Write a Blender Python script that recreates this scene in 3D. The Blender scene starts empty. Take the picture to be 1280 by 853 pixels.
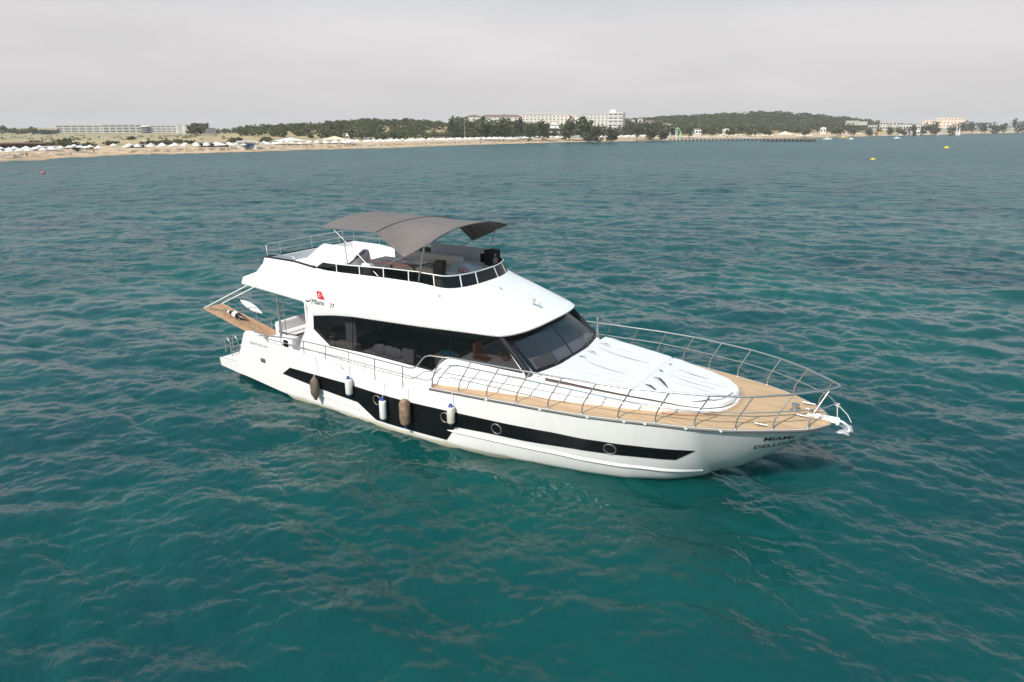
import bpy, bmesh, math, random
import numpy as np
from mathutils import Vector, Matrix
from mathutils.geometry import tessellate_polygon

PI = math.pi
R = math.radians
scene = bpy.context.scene
COL = scene.collection
random.seed(7)

# ------------------------------------------------------------------ camera
F_PX, HOR, CAM_H = 830.0, 158.0, 10.0
PITCH = math.atan((426.5 - HOR) / F_PX)
cam_d = bpy.data.cameras.new('camera')
cam = bpy.data.objects.new('camera', cam_d)
COL.objects.link(cam)
cam.location = (0, 0, CAM_H)
cam.rotation_euler = (PI / 2 - PITCH, 0, 0)
cam_d.sensor_width = 36.0
cam_d.lens = F_PX / 1280 * 36
cam_d.clip_start = 0.1
cam_d.clip_end = 20000
scene.camera = cam

# ------------------------------------------------------------------ sky, sun, exposure
SUN_ELEV = R(43)
SUN_DIR = Vector((0.57, 0.82, 0)).normalized()          # the way the light travels over the ground
world = bpy.data.worlds.new('World')
scene.world = world
world.use_nodes = True
nt = world.node_tree
nt.nodes.clear()
wo = nt.nodes.new('ShaderNodeOutputWorld')
bg = nt.nodes.new('ShaderNodeBackground')
sky = nt.nodes.new('ShaderNodeTexSky')
sky.sky_type = 'NISHITA'
sky.sun_disc = False
sky.sun_elevation = SUN_ELEV
sky.sun_rotation = math.atan2(-SUN_DIR.x, -SUN_DIR.y)
sky.air_density = 1.0
sky.dust_density = 6.0
sky.ozone_density = 1.0
bg.inputs['Strength'].default_value = 0.10
# a thin high overcast veil, broken into soft streaks
tc = nt.nodes.new('ShaderNodeTexCoord')
mp = nt.nodes.new('ShaderNodeMapping')
mp.inputs['Scale'].default_value = (1.0, 1.0, 5.0)
nz = nt.nodes.new('ShaderNodeTexNoise')
nz.inputs['Scale'].default_value = 1.6
nz.inputs['Detail'].default_value = 6
nz.inputs['Roughness'].default_value = 0.55
cr = nt.nodes.new('ShaderNodeValToRGB')
cr.color_ramp.elements[0].position = 0.3
cr.color_ramp.elements[0].color = (5.50, 5.38, 5.45, 1)
cr.color_ramp.elements[1].position = 0.72
cr.color_ramp.elements[1].color = (7.1, 6.85, 6.85, 1)
mx = nt.nodes.new('ShaderNodeMix')
mx.data_type = 'RGBA'
mx.inputs[0].default_value = 0.88
nt.links.new(tc.outputs['Generated'], mp.inputs['Vector'])
nt.links.new(mp.outputs['Vector'], nz.inputs['Vector'])
nt.links.new(nz.outputs['Fac'], cr.inputs['Fac'])
nt.links.new(sky.outputs['Color'], mx.inputs[6])
# the veil thins and turns blue-grey overhead
sx = nt.nodes.new('ShaderNodeSeparateXYZ')
nt.links.new(tc.outputs['Generated'], sx.inputs[0])
el = nt.nodes.new('ShaderNodeMapRange')
el.inputs['From Min'].default_value = 0.13
el.inputs['From Max'].default_value = 0.38
nt.links.new(sx.outputs['Z'], el.inputs['Value'])
zm = nt.nodes.new('ShaderNodeMix')
zm.data_type = 'RGBA'
nt.links.new(el.outputs[0], zm.inputs[0])
nt.links.new(cr.outputs['Color'], zm.inputs[6])
zm.inputs[7].default_value = (2.5, 4.4, 5.7, 1)
nt.links.new(zm.outputs[2], mx.inputs[7])
nt.links.new(mx.outputs[2], bg.inputs['Color'])
nt.links.new(bg.outputs['Background'], wo.inputs['Surface'])

sun_d = bpy.data.lights.new('sun', 'SUN')
sun_d.energy = 4.3
sun_d.angle = R(2.0)
sun_d.color = (1.0, 0.94, 0.86)
sun = bpy.data.objects.new('sun', sun_d)
COL.objects.link(sun)
sun_vec = Vector((SUN_DIR.x * math.cos(SUN_ELEV), SUN_DIR.y * math.cos(SUN_ELEV), -math.sin(SUN_ELEV)))
sun.rotation_euler = sun_vec.to_track_quat('-Z', 'Y').to_euler()
sun.location = (-40, -30, 60)

scene.view_settings.view_transform = 'Standard'
scene.view_settings.look = 'None'
scene.view_settings.gamma = 1.0
scene.view_settings.exposure = 0.28
scene.cycles.max_bounces = 8
scene.cycles.transparent_max_bounces = 12
scene.cycles.volume_bounces = 0
scene.cycles.use_denoising = True
scene.cycles.caustics_reflective = False
scene.cycles.caustics_refractive = False
scene.cycles.blur_glossy = 0.5

# ------------------------------------------------------------------ helpers
def tag(o, label=None, cat=None, group=None, kind=None):
    if label: o['label'] = label
    if cat: o['category'] = cat
    if group: o['group'] = group
    if kind: o['kind'] = kind
    return o

def empty(name, loc, rz=0.0, parent=None):
    o = bpy.data.objects.new(name, None)
    o.location = loc
    o.rotation_euler = (0, 0, rz)
    o.empty_display_size = 0.3
    COL.objects.link(o)
    if parent: o.parent = parent
    return o

def copy_tree(o, parent=None):
    c = o.copy()
    COL.objects.link(c)
    if parent: c.parent = parent
    for ch in list(o.children):
        copy_tree(ch, c)
    return c

class MB:
    """collects vertices and faces for one mesh"""
    def __init__(s): s.v = []; s.f = []; s.m = []; s.cur = 0
    def add(s, vs, fs):
        b = len(s.v)
        s.v.extend([tuple(p) for p in vs])
        for f in fs:
            s.f.append(tuple(i + b for i in f)); s.m.append(s.cur)
        return b
    def box(s, c, size, rz=0.0, M=None):
        hx, hy, hz = size[0] / 2, size[1] / 2, size[2] / 2
        vs = [Vector((x, y, z)) for x in (-hx, hx) for y in (-hy, hy) for z in (-hz, hz)]
        if rz: vs = [Matrix.Rotation(rz, 3, 'Z') @ v for v in vs]
        if M is not None: vs = [M @ v for v in vs]
        vs = [v + Vector(c) for v in vs]
        s.add(vs, [(0, 1, 3, 2), (4, 6, 7, 5), (0, 4, 5, 1), (2, 3, 7, 6), (0, 2, 6, 4), (1, 5, 7, 3)])
    def rbox(s, c, size, r=0.04, n=3, rz=0.0):
        """box with rounded vertical corners and a small top bevel"""
        hx, hy, hz = size[0] / 2, size[1] / 2, size[2] / 2
        r = min(r, hx * .98, hy * .98, hz * .9)
        def ring(ins, z):
            o = []
            for (sx, sy, a0) in ((1, 1, 0), (-1, 1, PI / 2), (-1, -1, PI), (1, -1, 1.5 * PI)):
                for k in range(n + 1):
                    a = a0 + PI / 2 * k / n
                    o.append(Vector((sx * (hx - r) + (r - ins) * math.cos(a), sy * (hy - r) + (r - ins) * math.sin(a), z)))
            return o
        q = r * .3
        rings = [ring(0, -hz), ring(0, hz - r), ring(q, hz - q), ring(r * .98, hz)]
        if rz: rings = [[Matrix.Rotation(rz, 3, 'Z') @ v for v in g] for g in rings]
        s.loft([[v + Vector(c) for v in g] for g in rings], closed=True, caps=True)
    def loft(s, rings, closed=True, caps=False):
        n = len(rings[0])
        fs = []
        for i in range(len(rings) - 1):
            for j in range(n if closed else n - 1):
                a, b2 = i * n + j, i * n + (j + 1) % n
                fs.append((a, b2, b2 + n, a + n))
        if caps:
            fs.append(tuple(reversed(range(n))))
            k = (len(rings) - 1) * n
            fs.append(tuple(k + j for j in range(n)))
        s.add([p for r_ in rings for p in r_], fs)
    def tube(s, path, r, n=8, cap=True):
        P = [Vector(p) for p in path]
        rs = r if isinstance(r, (list, tuple)) else [r] * len(P)
        rings = []
        up = Vector((0, 0, 1))
        prev = None
        for i, p in enumerate(P):
            d = (P[min(i + 1, len(P) - 1)] - P[max(i - 1, 0)])
            if d.length < 1e-9: d = Vector((0, 0, 1))
            d.normalize()
            if prev is None:
                a = d.cross(up)
                if a.length < 1e-3: a = d.cross(Vector((1, 0, 0)))
            else:
                a = prev - d * prev.dot(d)
            a.normalize(); prev = a
            b = d.cross(a)
            rings.append([p + (a * math.cos(2 * PI * k / n) + b * math.sin(2 * PI * k / n)) * rs[i] for k in range(n)])
        s.loft(rings, True, cap)
    def lathe(s, prof, c=(0, 0, 0), n=16, M=None):
        """prof: (r, z) pairs"""
        rings = []
        for r, z in prof:
            g = [Vector((max(r, 1e-4) * math.cos(2 * PI * k / n), max(r, 1e-4) * math.sin(2 * PI * k / n), z)) for k in range(n)]
            if M is not None: g = [M @ v for v in g]
            rings.append([v + Vector(c) for v in g])
        s.loft(rings, True, True)
    def grid(s, rows, flip=False):
        n = len(rows[0]); fs = []
        for i in range(len(rows) - 1):
            for j in range(n - 1):
                q = (i * n + j, i * n + j + 1, (i + 1) * n + j + 1, (i + 1) * n + j)
                fs.append(q[::-1] if flip else q)
        s.add([p for r_ in rows for p in r_], fs)
    def prism(s, polys, fn, thick_fn):
        """polys: outer 2D loop then holes; fn maps 2D -> front point, thick_fn maps 2D -> back point"""
        loops = [[Vector((p[0], p[1], 0)) for p in lp] for lp in polys]
        tris = tessellate_polygon(loops)
        flat = [p for lp in polys for p in lp]
        nf = len(flat)
        vs = [fn(*p) for p in flat] + [thick_fn(*p) for p in flat]
        fs = [tuple(t) for t in tris] + [tuple(i + nf for i in reversed(t)) for t in tris]
        k = 0
        for lp in polys:
            m = len(lp)
            for j in range(m):
                a, b = k + j, k + (j + 1) % m
                fs.append((a, b, b + nf, a + nf))
            k += m
        s.add(vs, fs)
    def build(s, name, mat, parent=None, smooth=None, loc=None):
        me = bpy.data.meshes.new(name)
        me.from_pydata(s.v, [], s.f)
        mats = mat if isinstance(mat, (list, tuple)) else [mat]
        for m in mats: me.materials.append(m)
        if len(mats) > 1: me.polygons.foreach_set('material_index', s.m)
        bm = bmesh.new(); bm.from_mesh(me)
        bmesh.ops.recalc_face_normals(bm, faces=bm.faces)
        bm.to_mesh(me); bm.free()
        if smooth:
            me.shade_smooth()
            me.set_sharp_from_angle(angle=R(smooth))
        me.update()
        o = bpy.data.objects.new(name, me)
        COL.objects.link(o)
        if parent: o.parent = parent
        if loc: o.location = loc
        return o

def lerp_tab(tab):
    xs = [t[0] for t in tab]; ys_ = [t[1] for t in tab]
    def f(x): return float(np.interp(x, xs, ys_))
    return f

def smooth_tab(tab, k=0.25):
    """piecewise linear table softened by a small box filter"""
    xs = np.array([t[0] for t in tab]); ys_ = np.array([t[1] for t in tab])
    off = np.linspace(-k, k, 9)
    def f(x): return float(np.mean(np.interp(x + off, xs, ys_)))
    return f

# ------------------------------------------------------------------ materials
def mat(name, col, rough=0.5, metal=0.0, var=0.06, vscale=3.0, bump=0.0, bscale=40.0, spec=0.5, coat=0.0, coord='Object'):
    m = bpy.data.materials.new(name)
    m.use_nodes = True
    t = m.node_tree
    b = t.nodes['Principled BSDF']
    b.inputs['Roughness'].default_value = rough
    b.inputs['Metallic'].default_value = metal
    b.inputs['Specular IOR Level'].default_value = spec
    if coat: b.inputs['Coat Weight'].default_value = coat
    c = t.nodes.new('ShaderNodeTexCoord')
    n = t.nodes.new('ShaderNodeTexNoise')
    n.inputs['Scale'].default_value = vscale
    n.inputs['Detail'].default_value = 5
    t.links.new(c.outputs[coord], n.inputs['Vector'])
    r_ = t.nodes.new('ShaderNodeValToRGB')
    r_.color_ramp.elements[0].position = 0.3
    r_.color_ramp.elements[1].position = 0.7
    r_.color_ramp.elements[0].color = tuple(max(0, x * (1 - var)) for x in col) + (1,)
    r_.color_ramp.elements[1].color = tuple(min(1, x * (1 + var)) for x in col) + (1,)
    t.links.new(n.outputs['Fac'], r_.inputs['Fac'])
    t.links.new(r_.outputs['Color'], b.inputs['Base Color'])
    if bump:
        n2 = t.nodes.new('ShaderNodeTexNoise')
        n2.inputs['Scale'].default_value = bscale
        n2.inputs['Detail'].default_value = 4
        bp = t.nodes.new('ShaderNodeBump')
        bp.inputs['Strength'].default_value = bump
        bp.inputs['Distance'].default_value = 0.02
        t.links.new(c.outputs[coord], n2.inputs['Vector'])
        t.links.new(n2.outputs['Fac'], bp.inputs['Height'])
        t.links.new(bp.outputs['Normal'], b.inputs['Normal'])
    return m

def tinted_glass(name, tint, gloss_rough=0.02, f0=0.05):
    m = bpy.data.materials.new(name)
    m.use_nodes = True
    t = m.node_tree
    t.nodes.clear()
    o = t.nodes.new('ShaderNodeOutputMaterial')
    tr = t.nodes.new('ShaderNodeBsdfTransparent')
    tr.inputs['Color'].default_value = tint + (1,)
    gl = t.nodes.new('ShaderNodeBsdfGlossy')
    gl.inputs['Roughness'].default_value = gloss_rough
    lw = t.nodes.new('ShaderNodeLayerWeight')
    pw = t.nodes.new('ShaderNodeMath'); pw.operation = 'POWER'; pw.inputs[1].default_value = 5.0
    fr = t.nodes.new('ShaderNodeMath'); fr.operation = 'MULTIPLY_ADD'; fr.inputs[1].default_value = 0.95; fr.inputs[2].default_value = f0
    t.links.new(lw.outputs['Facing'], pw.inputs[0]); t.links.new(pw.outputs[0], fr.inputs[0])
    mi = t.nodes.new('ShaderNodeMixShader')
    t.links.new(fr.outputs[0], mi.inputs[0])
    t.links.new(tr.outputs[0], mi.inputs[1])
    t.links.new(gl.outputs[0], mi.inputs[2])
    t.links.new(mi.outputs[0], o.inputs['Surface'])
    return m

M = {}
M['gel'] = mat('white_gelcoat', (0.80, 0.79, 0.775), 0.22, var=0.015, coat=0.3)
M['gel_deck'] = mat('white_deck_gelcoat', (0.76, 0.75, 0.73), 0.45, var=0.03, bump=0.1, bscale=120)
M['black'] = mat('black_gloss', (0.006, 0.006, 0.007), 0.22, var=0.3, spec=0.35)
M['rubber'] = mat('grey_rubber', (0.10, 0.09, 0.085), 0.5)
M['steel'] = mat('stainless', (0.50, 0.49, 0.48), 0.38, metal=0.9, var=0.05)
M['cover'] = mat('white_vinyl_cover', (0.68, 0.665, 0.675), 0.6, var=0.03, bump=0.05, bscale=12)
M['brown'] = mat('brown_cushion', (0.055, 0.035, 0.032), 0.6, var=0.2)
M['greyfab'] = mat('taupe_canvas', (0.150, 0.128, 0.122), 0.85, var=0.08, bump=0.2, bscale=9)
M['cream'] = mat('cream_upholstery', (0.62, 0.56, 0.50), 0.6, var=0.05)
M['lilac'] = mat('pale_grey_cover', (0.50, 0.49, 0.53), 0.6, var=0.05, bump=0.3, bscale=5)
M['redwood'] = mat('mahogany_table', (0.13, 0.062, 0.05), 0.3, var=0.25, vscale=8)
M['orangewood'] = mat('orange_varnished_wood', (0.34, 0.13, 0.07), 0.3, var=0.2, vscale=8)
M['tan'] = mat('tan_leather', (0.42, 0.17, 0.07), 0.5, var=0.15)
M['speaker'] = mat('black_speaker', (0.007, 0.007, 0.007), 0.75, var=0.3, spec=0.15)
M['sidescreen'] = tinted_glass('smoked_screen', (0.035, 0.035, 0.04), 0.05)
M['glass'] = tinted_glass('dark_tinted_glass', (0.29, 0.29, 0.30))
M['windshield'] = tinted_glass('smoked_windshield', (0.36, 0.36, 0.40), 0.06, 0.075)
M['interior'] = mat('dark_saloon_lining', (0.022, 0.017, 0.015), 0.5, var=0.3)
M['bluecloth'] = mat('blue_cloth', (0.03, 0.25, 0.42), 0.7)
M['cardboard'] = mat('tan_cardboard', (0.40, 0.31, 0.22), 0.7)
M['rope'] = mat('white_rope', (0.70, 0.68, 0.62), 0.8)
M['chrome'] = mat('galvanised', (0.72, 0.70, 0.68), 0.35, metal=0.6)
M['ink'] = mat('black_lettering', (0.012, 0.012, 0.012), 0.4)
M['faintink'] = mat('faded_grey_lettering', (0.42, 0.42, 0.44), 0.5)
M['red'] = mat('flag_red', (0.62, 0.02, 0.045), 0.5)
M['whitepaint'] = mat('white_paint', (0.8, 0.8, 0.78), 0.4)

# hull: white gelcoat with a stained yellow-green band along the waterline
def hull_mat():
    m = mat('hull_gelcoat', (0.80, 0.79, 0.775), 0.2, var=0.012, coat=0.3)
    t = m.node_tree; b = t.nodes['Principled BSDF']
    src = b.inputs['Base Color'].links[0].from_socket
    tc_ = t.nodes.new('ShaderNodeTexCoord'); sp = t.nodes.new('ShaderNodeSeparateXYZ')
    t.links.new(tc_.outputs['Object'], sp.inputs[0])
    n = t.nodes.new('ShaderNodeTexNoise'); n.inputs['Scale'].default_value = 1.8; n.inputs['Detail'].default_value = 6
    t.links.new(tc_.outputs['Object'], n.inputs['Vector'])
    ma = t.nodes.new('ShaderNodeMath'); ma.operation = 'MULTIPLY_ADD'
    t.links.new(n.outputs['Fac'], ma.inputs[0]); ma.inputs[1].default_value = -0.22
    t.links.new(sp.outputs['Z'], ma.inputs[2])
    mr = t.nodes.new('ShaderNodeMapRange')
    mr.inputs['From Min'].default_value = -0.02; mr.inputs['From Max'].default_value = 0.09
    mr.inputs['To Min'].default_value = 0.6; mr.inputs['To Max'].default_value = 0.0
    t.links.new(ma.outputs[0], mr.inputs['Value'])
    mi = t.nodes.new('ShaderNodeMix'); mi.data_type = 'RGBA'
    t.links.new(mr.outputs[0], mi.inputs[0]); t.links.new(src, mi.inputs[6])
    mi.inputs[7].default_value = (0.42, 0.38, 0.20, 1)
    # faint vertical run-off streaks
    mv = t.nodes.new('ShaderNodeMapping'); mv.inputs['Scale'].default_value = (5.0, 5.0, 0.35)
    nv = t.nodes.new('ShaderNodeTexNoise'); nv.inputs['Scale'].default_value = 1.3; nv.inputs['Detail'].default_value = 5
    t.links.new(tc_.outputs['Object'], mv.inputs['Vector']); t.links.new(mv.outputs['Vector'], nv.inputs['Vector'])
    rv = t.nodes.new('ShaderNodeMapRange'); rv.inputs['From Min'].default_value = .5; rv.inputs['From Max'].default_value = .75; rv.inputs['To Max'].default_value = .13
    t.links.new(nv.outputs['Fac'], rv.inputs['Value'])
    m2 = t.nodes.new('ShaderNodeMix'); m2.data_type = 'RGBA'
    t.links.new(rv.outputs[0], m2.inputs[0]); t.links.new(mi.outputs[2], m2.inputs[6]); m2.inputs[7].default_value = (.50, .48, .42, 1)
    t.links.new(m2.outputs[2], b.inputs['Base Color'])
    return m
M['hull'] = hull_mat()

def teak_mat():
    m = bpy.data.materials.new('teak_planking'); m.use_nodes = True
    t = m.node_tree; b = t.nodes['Principled BSDF']
    b.inputs['Roughness'].default_value = 0.55
    tc_ = t.nodes.new('ShaderNodeTexCoord'); sp = t.nodes.new('ShaderNodeSeparateXYZ')
    t.links.new(tc_.outputs['Object'], sp.inputs[0])
    n = t.nodes.new('ShaderNodeTexNoise'); n.inputs['Scale'].default_value = 1.0; n.inputs['Detail'].default_value = 6
    mpn = t.nodes.new('ShaderNodeMapping'); mpn.inputs['Scale'].default_value = (0.8, 9.0, 1.0)
    t.links.new(tc_.outputs['Object'], mpn.inputs['Vector']); t.links.new(mpn.outputs['Vector'], n.inputs['Vector'])
    rp = t.nodes.new('ShaderNodeValToRGB')
    rp.color_ramp.elements[0].position = 0.25; rp.color_ramp.elements[0].color = (0.43, 0.27, 0.15, 1)
    rp.color_ramp.elements[1].position = 0.75; rp.color_ramp.elements[1].color = (0.62, 0.42, 0.25, 1)
    t.links.new(n.outputs['Fac'], rp.inputs['Fac'])
    # caulking lines every 6 cm across the beam
    mu = t.nodes.new('ShaderNodeMath'); mu.operation = 'MULTIPLY'; mu.inputs[1].default_value = 1 / 0.075
    t.links.new(sp.outputs['Y'], mu.inputs[0])
    fr = t.nodes.new('ShaderNodeMath'); fr.operation = 'FRACT'; t.links.new(mu.outputs[0], fr.inputs[0])
    lt = t.nodes.new('ShaderNodeMath'); lt.operation = 'LESS_THAN'; lt.inputs[1].default_value = 0.10
    t.links.new(fr.outputs[0], lt.inputs[0])
    mi = t.nodes.new('ShaderNodeMix'); mi.data_type = 'RGBA'
    sc = t.nodes.new('ShaderNodeMath'); sc.operation = 'MULTIPLY'; sc.inputs[1].default_value = 0.55
    t.links.new(lt.outputs[0], sc.inputs[0]); t.links.new(sc.outputs[0], mi.inputs[0])
    t.links.new(rp.outputs['Color'], mi.inputs[6]); mi.inputs[7].default_value = (0.10, 0.06, 0.04, 1)
    t.links.new(mi.outputs[2], b.inputs['Base Color'])
    return m
M['teak'] = teak_mat()

# ------------------------------------------------------------------ sea: wind waves from a spectrum, finest near the boat
def wave_tile(N, L, lam_lo, lam_hi, rms, wdir, spread, seed):
    rng = np.random.default_rng(seed)
    k1 = 2 * np.pi * np.fft.fftfreq(N, L / N)
    KX, KY = np.meshgrid(k1, k1, indexing='ij')
    K = np.hypot(KX, KY); K[0, 0] = 1
    lam = 2 * np.pi / K
    band = (lam > lam_lo) & (lam < lam_hi)
    ang = np.arctan2(KY, KX) - wdir
    D = np.abs(np.cos(ang)) ** (2 * spread) + 0.04
    P = np.where(band, D * K ** -3.4, 0)
    h0 = (rng.normal(size=(N, N)) + 1j * rng.normal(size=(N, N))) * np.sqrt(P)
    h = np.real(np.fft.ifft2(h0)); s = rms / h.std()
    dx = np.real(np.fft.ifft2(-1j * KX / K * h0)) * s
    dy = np.real(np.fft.ifft2(-1j * KY / K * h0)) * s
    return (L, h * s, dx, dy)

def sample(tile, X, Y):
    L, h, dx, dy = tile
    N = h.shape[0]
    u = (X / L * N) % N; v = (Y / L * N) % N
    i = np.floor(u).astype(int) % N; j = np.floor(v).astype(int) % N
    fu = u - np.floor(u); fv = v - np.floor(v)
    i2 = (i + 1) % N; j2 = (j + 1) % N
    out = []
    for a in (h, dx, dy):
        out.append((a[i, j] * (1 - fu) + a[i2, j] * fu) * (1 - fv) + (a[i, j2] * (1 - fu) + a[i2, j2] * fu) * fv)
    return out

W = R(78)
BANDS = [  # (tile, rotation of the tile, fades out where the mesh spacing passes this)
    (wave_tile(256, 71.0, 2.3, 8.5, 0.070, W, 1.0, 1), 0.0, 14.0),
    (wave_tile(256, 29.0, 0.85, 2.3, 0.030, W + 0.25, 0.8, 2), 0.35, 3.2),
    (wave_tile(256, 11.3, 0.30, 0.85, 0.0106, W - 0.2, 0.6, 3), -0.3, 0.60),
    (wave_tile(256, 4.7, 0.10, 0.30, 0.0036, W + 0.1, 0.5, 4), 0.7, 0.16),
]
def build_sea():
    rr = [2.0]
    while rr[-1] < 900:
        r_ = rr[-1]
        rr.append(r_ + max(0.05, 0.8 * (r_ * r_ + 100) / (10 * 664)))
    rr += [1050, 1300, 1650, 2100, 2600]
    rr = np.array(rr)
    az = np.concatenate([np.linspace(R(-48), R(48), 1120), np.linspace(R(50), R(310), 70)])
    nr, na = len(rr), len(az)
    RR, AA = np.meshgrid(rr, az, indexing='ij')
    X = RR * np.sin(AA); Y = RR * np.cos(AA)
    sp = np.maximum(np.gradient(rr)[:, None] * 0.7, RR * np.gradient(az)[None, :])
    Z = np.zeros_like(X); DX = np.zeros_like(X); DY = np.zeros_like(X); lost = np.full_like(X, 0.00006)
    patch = 1 + 0.25 * np.sin(X / 23 + 1.3 * np.sin(Y / 41)) * np.sin(Y / 31 + 0.7)
    for (tile, rot, lim) in BANDS:
        c, s = math.cos(rot), math.sin(rot)
        h, dx, dy = sample(tile, X * c - Y * s, X * s + Y * c)
        w = np.clip(2.0 - sp / lim, 0, 1)
        w = w * w * (3 - 2 * w)
        a = w * (patch if lim < 1 else 1)
        Z += a * h; DX += a * (dx * c + dy * s); DY += a * (-dx * s + dy * c)
        g = np.gradient(tile[1], tile[0] / tile[1].shape[0])
        lost += (g[0].var() + g[1].var()) * (1 - w * w) * .26
    X += 0.9 * DX; Y += 0.9 * DY
    co = np.stack([X, Y, Z], -1).reshape(-1, 3).astype(np.float32)
    i, j = np.meshgrid(np.arange(nr - 1), np.arange(na), indexing='ij')
    j2 = (j + 1) % na
    q = np.stack([i * na + j, i * na + j2, (i + 1) * na + j2, (i + 1) * na + j], -1).reshape(-1, 4)
    q = np.ascontiguousarray(q).astype(np.int32)
    me = bpy.data.meshes.new('sea')
    me.vertices.add(len(co)); me.vertices.foreach_set('co', co.ravel())
    me.loops.add(q.size); me.loops.foreach_set('vertex_index', q.ravel())
    me.polygons.add(len(q)); me.polygons.foreach_set('loop_start', np.arange(0, q.size, 4, dtype=np.int32))
    me.polygons.foreach_set('use_smooth', np.ones(len(q), dtype=bool))
    at = me.attributes.new('ripple', 'FLOAT', 'POINT')
    at.data.foreach_set('value', np.sqrt(np.sqrt(2 * lost * 0.5)).ravel().astype(np.float32))
    me.update(calc_edges=True)
    o = bpy.data.objects.new('sea', me); COL.objects.link(o)
    tag(o, 'choppy teal sea around the yacht', None, None, 'structure')
    m = bpy.data.materials.new('sea_water'); m.use_nodes = True
    t = m.node_tree; b = t.nodes['Principled BSDF']
    b.inputs['IOR'].default_value = 1.333
    # light soaks metres deep into clear water before it comes back
    b.subsurface_method = 'BURLEY'
    b.inputs['Subsurface Weight'].default_value = 0.6
    b.inputs['Subsurface Radius'].default_value = (0.4, 1.0, 0.9)
    b.inputs['Subsurface Scale'].default_value = 2.2
    aa = t.nodes.new('ShaderNodeAttribute'); aa.attribute_name = 'ripple'
    t.links.new(aa.outputs['Fac'], b.inputs['Roughness'])
    tc_ = t.nodes.new('ShaderNodeTexCoord')
    n = t.nodes.new('ShaderNodeTexNoise'); n.inputs['Scale'].default_value = 0.075; n.inputs['Detail'].default_value = 5; n.inputs['Distortion'].default_value = 0.6
    t.links.new(tc_.outputs['Object'], n.inputs['Vector'])
    rp = t.nodes.new('ShaderNodeValToRGB')
    rp.color_ramp.elements[0].position = 0.30; rp.color_ramp.elements[0].color = (0.0012, 0.035, 0.040, 1)
    rp.color_ramp.elements[1].position = 0.72; rp.color_ramp.elements[1].color = (0.0012, 0.068, 0.058, 1)
    t.links.new(n.outputs['Fac'], rp.inputs['Fac']); t.links.new(rp.outputs['Color'], b.inputs['Base Color'])
    # capillary ripples
    n2 = t.nodes.new('ShaderNodeTexNoise'); n2.inputs['Scale'].default_value = 13.0; n2.inputs['Detail'].default_value = 4
    mp_ = t.nodes.new('ShaderNodeMapping'); mp_.inputs['Rotation'].default_value = (0, 0, 0.3); mp_.inputs['Scale'].default_value = (0.55, 1.2, 1)
    t.links.new(tc_.outputs['Object'], mp_.inputs['Vector']); t.links.new(mp_.outputs['Vector'], n2.inputs['Vector'])
    bp = t.nodes.new('ShaderNodeBump'); bp.inputs['Strength'].default_value = 0.3; bp.inputs['Distance'].default_value = 0.03
    t.links.new(n2.outputs['Fac'], bp.inputs['Height'])
    # where the mesh is too coarse for the chop, the same chop as a bump
    n3 = t.nodes.new('ShaderNodeTexNoise'); n3.inputs['Scale'].default_value = 0.30; n3.inputs['Detail'].default_value = 3; n3.inputs['Roughness'].default_value = 0.6
    mp3 = t.nodes.new('ShaderNodeMapping'); mp3.inputs['Rotation'].default_value = (0, 0, -0.12); mp3.inputs['Scale'].default_value = (0.55, 1.0, 1)
    t.links.new(tc_.outputs['Object'], mp3.inputs['Vector']); t.links.new(mp3.outputs['Vector'], n3.inputs['Vector'])
    far = t.nodes.new('ShaderNodeMapRange'); far.inputs['From Min'].default_value = 0.17; far.inputs['From Max'].default_value = 0.30; far.inputs['To Max'].default_value = 1.3
    t.links.new(aa.outputs['Fac'], far.inputs['Value'])
    b3 = t.nodes.new('ShaderNodeBump'); b3.inputs['Strength'].default_value = 1.0
    t.links.new(far.outputs[0], b3.inputs['Distance']); t.links.new(n3.outputs['Fac'], b3.inputs['Height'])
    t.links.new(b3.outputs['Normal'], bp.inputs['Normal']); t.links.new(bp.outputs['Normal'], b.inputs['Normal'])
    b.inputs['Specular IOR Level'].default_value = 0.58
    me.materials.append(m)
    return o
build_sea()

# ================================================================== YACHT (x forward, y to port, z up, origin at the stem on the waterline)
HEAD = R(32.2307)
yacht = empty('motor_yacht', (6.18, 18.09, 0), -HEAD)
tag(yacht, 'white flybridge motor yacht with black side windows, teak foredeck and taupe bimini', 'yacht')

ys = smooth_tab([(-21, 3.05), (-18, 3.1), (-13, 3.2), (-8, 3.22), (-6, 3.2), (-4.5, 3.16), (-3.1, 3.06), (-2.1, 2.83), (-1.12, 2.56),
                 (-.12, 2.3), (.86, 1.95), (1.71, 1.48), (2.48, .93), (2.8, .52), (2.96, .14), (3.4, .1)], .12)
zs = lerp_tab([(-20, .88), (-18.5, .88), (-17.85, 2.24), (-17.7, 2.36), (-17.4, 2.40), (-16.9, 2.27), (-16.4, 2.12), (-14.3, 2.06), (-12.95, 2.07), (-12.4, 1.78),
               (-9.4, 1.76), (-8.52, 1.80), (-8.44, 1.99), (-5.15, 2.17), (-3, 2.26), (0, 2.31), (1.7, 2.37), (2.96, 2.36)])
yw = smooth_tab([(-21, 2.9), (-16, 3.0), (-13.5, 3.06), (-10, 3.16), (-7.9, 3.05), (-6.5, 2.85), (-5.5, 2.70), (-4.4, 2.48), (-3.2, 2.22), (-2.1, 1.88),
                 (-1, 1.22), (-.6, .82), (-.24, .36), (0, 0.0), (3, 0)], .1)
zk = lerp_tab([(0, 0), (.79, .43), (1.72, 1.15), (2.57, 1.93), (2.96, 2.28)])
zskirt = lerp_tab([(-19.7, .53), (-16, .14), (-15.7, .12)])
zdeck = lerp_tab([(-19.7, .87), (-18.46, .87), (-18.4, 1.62), (-8.53, 1.62), (-8.5, 1.96), (-5.15, 2.14), (-3, 2.23), (0, 2.28), (1.7, 2.34), (2.96, 2.33)])

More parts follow.
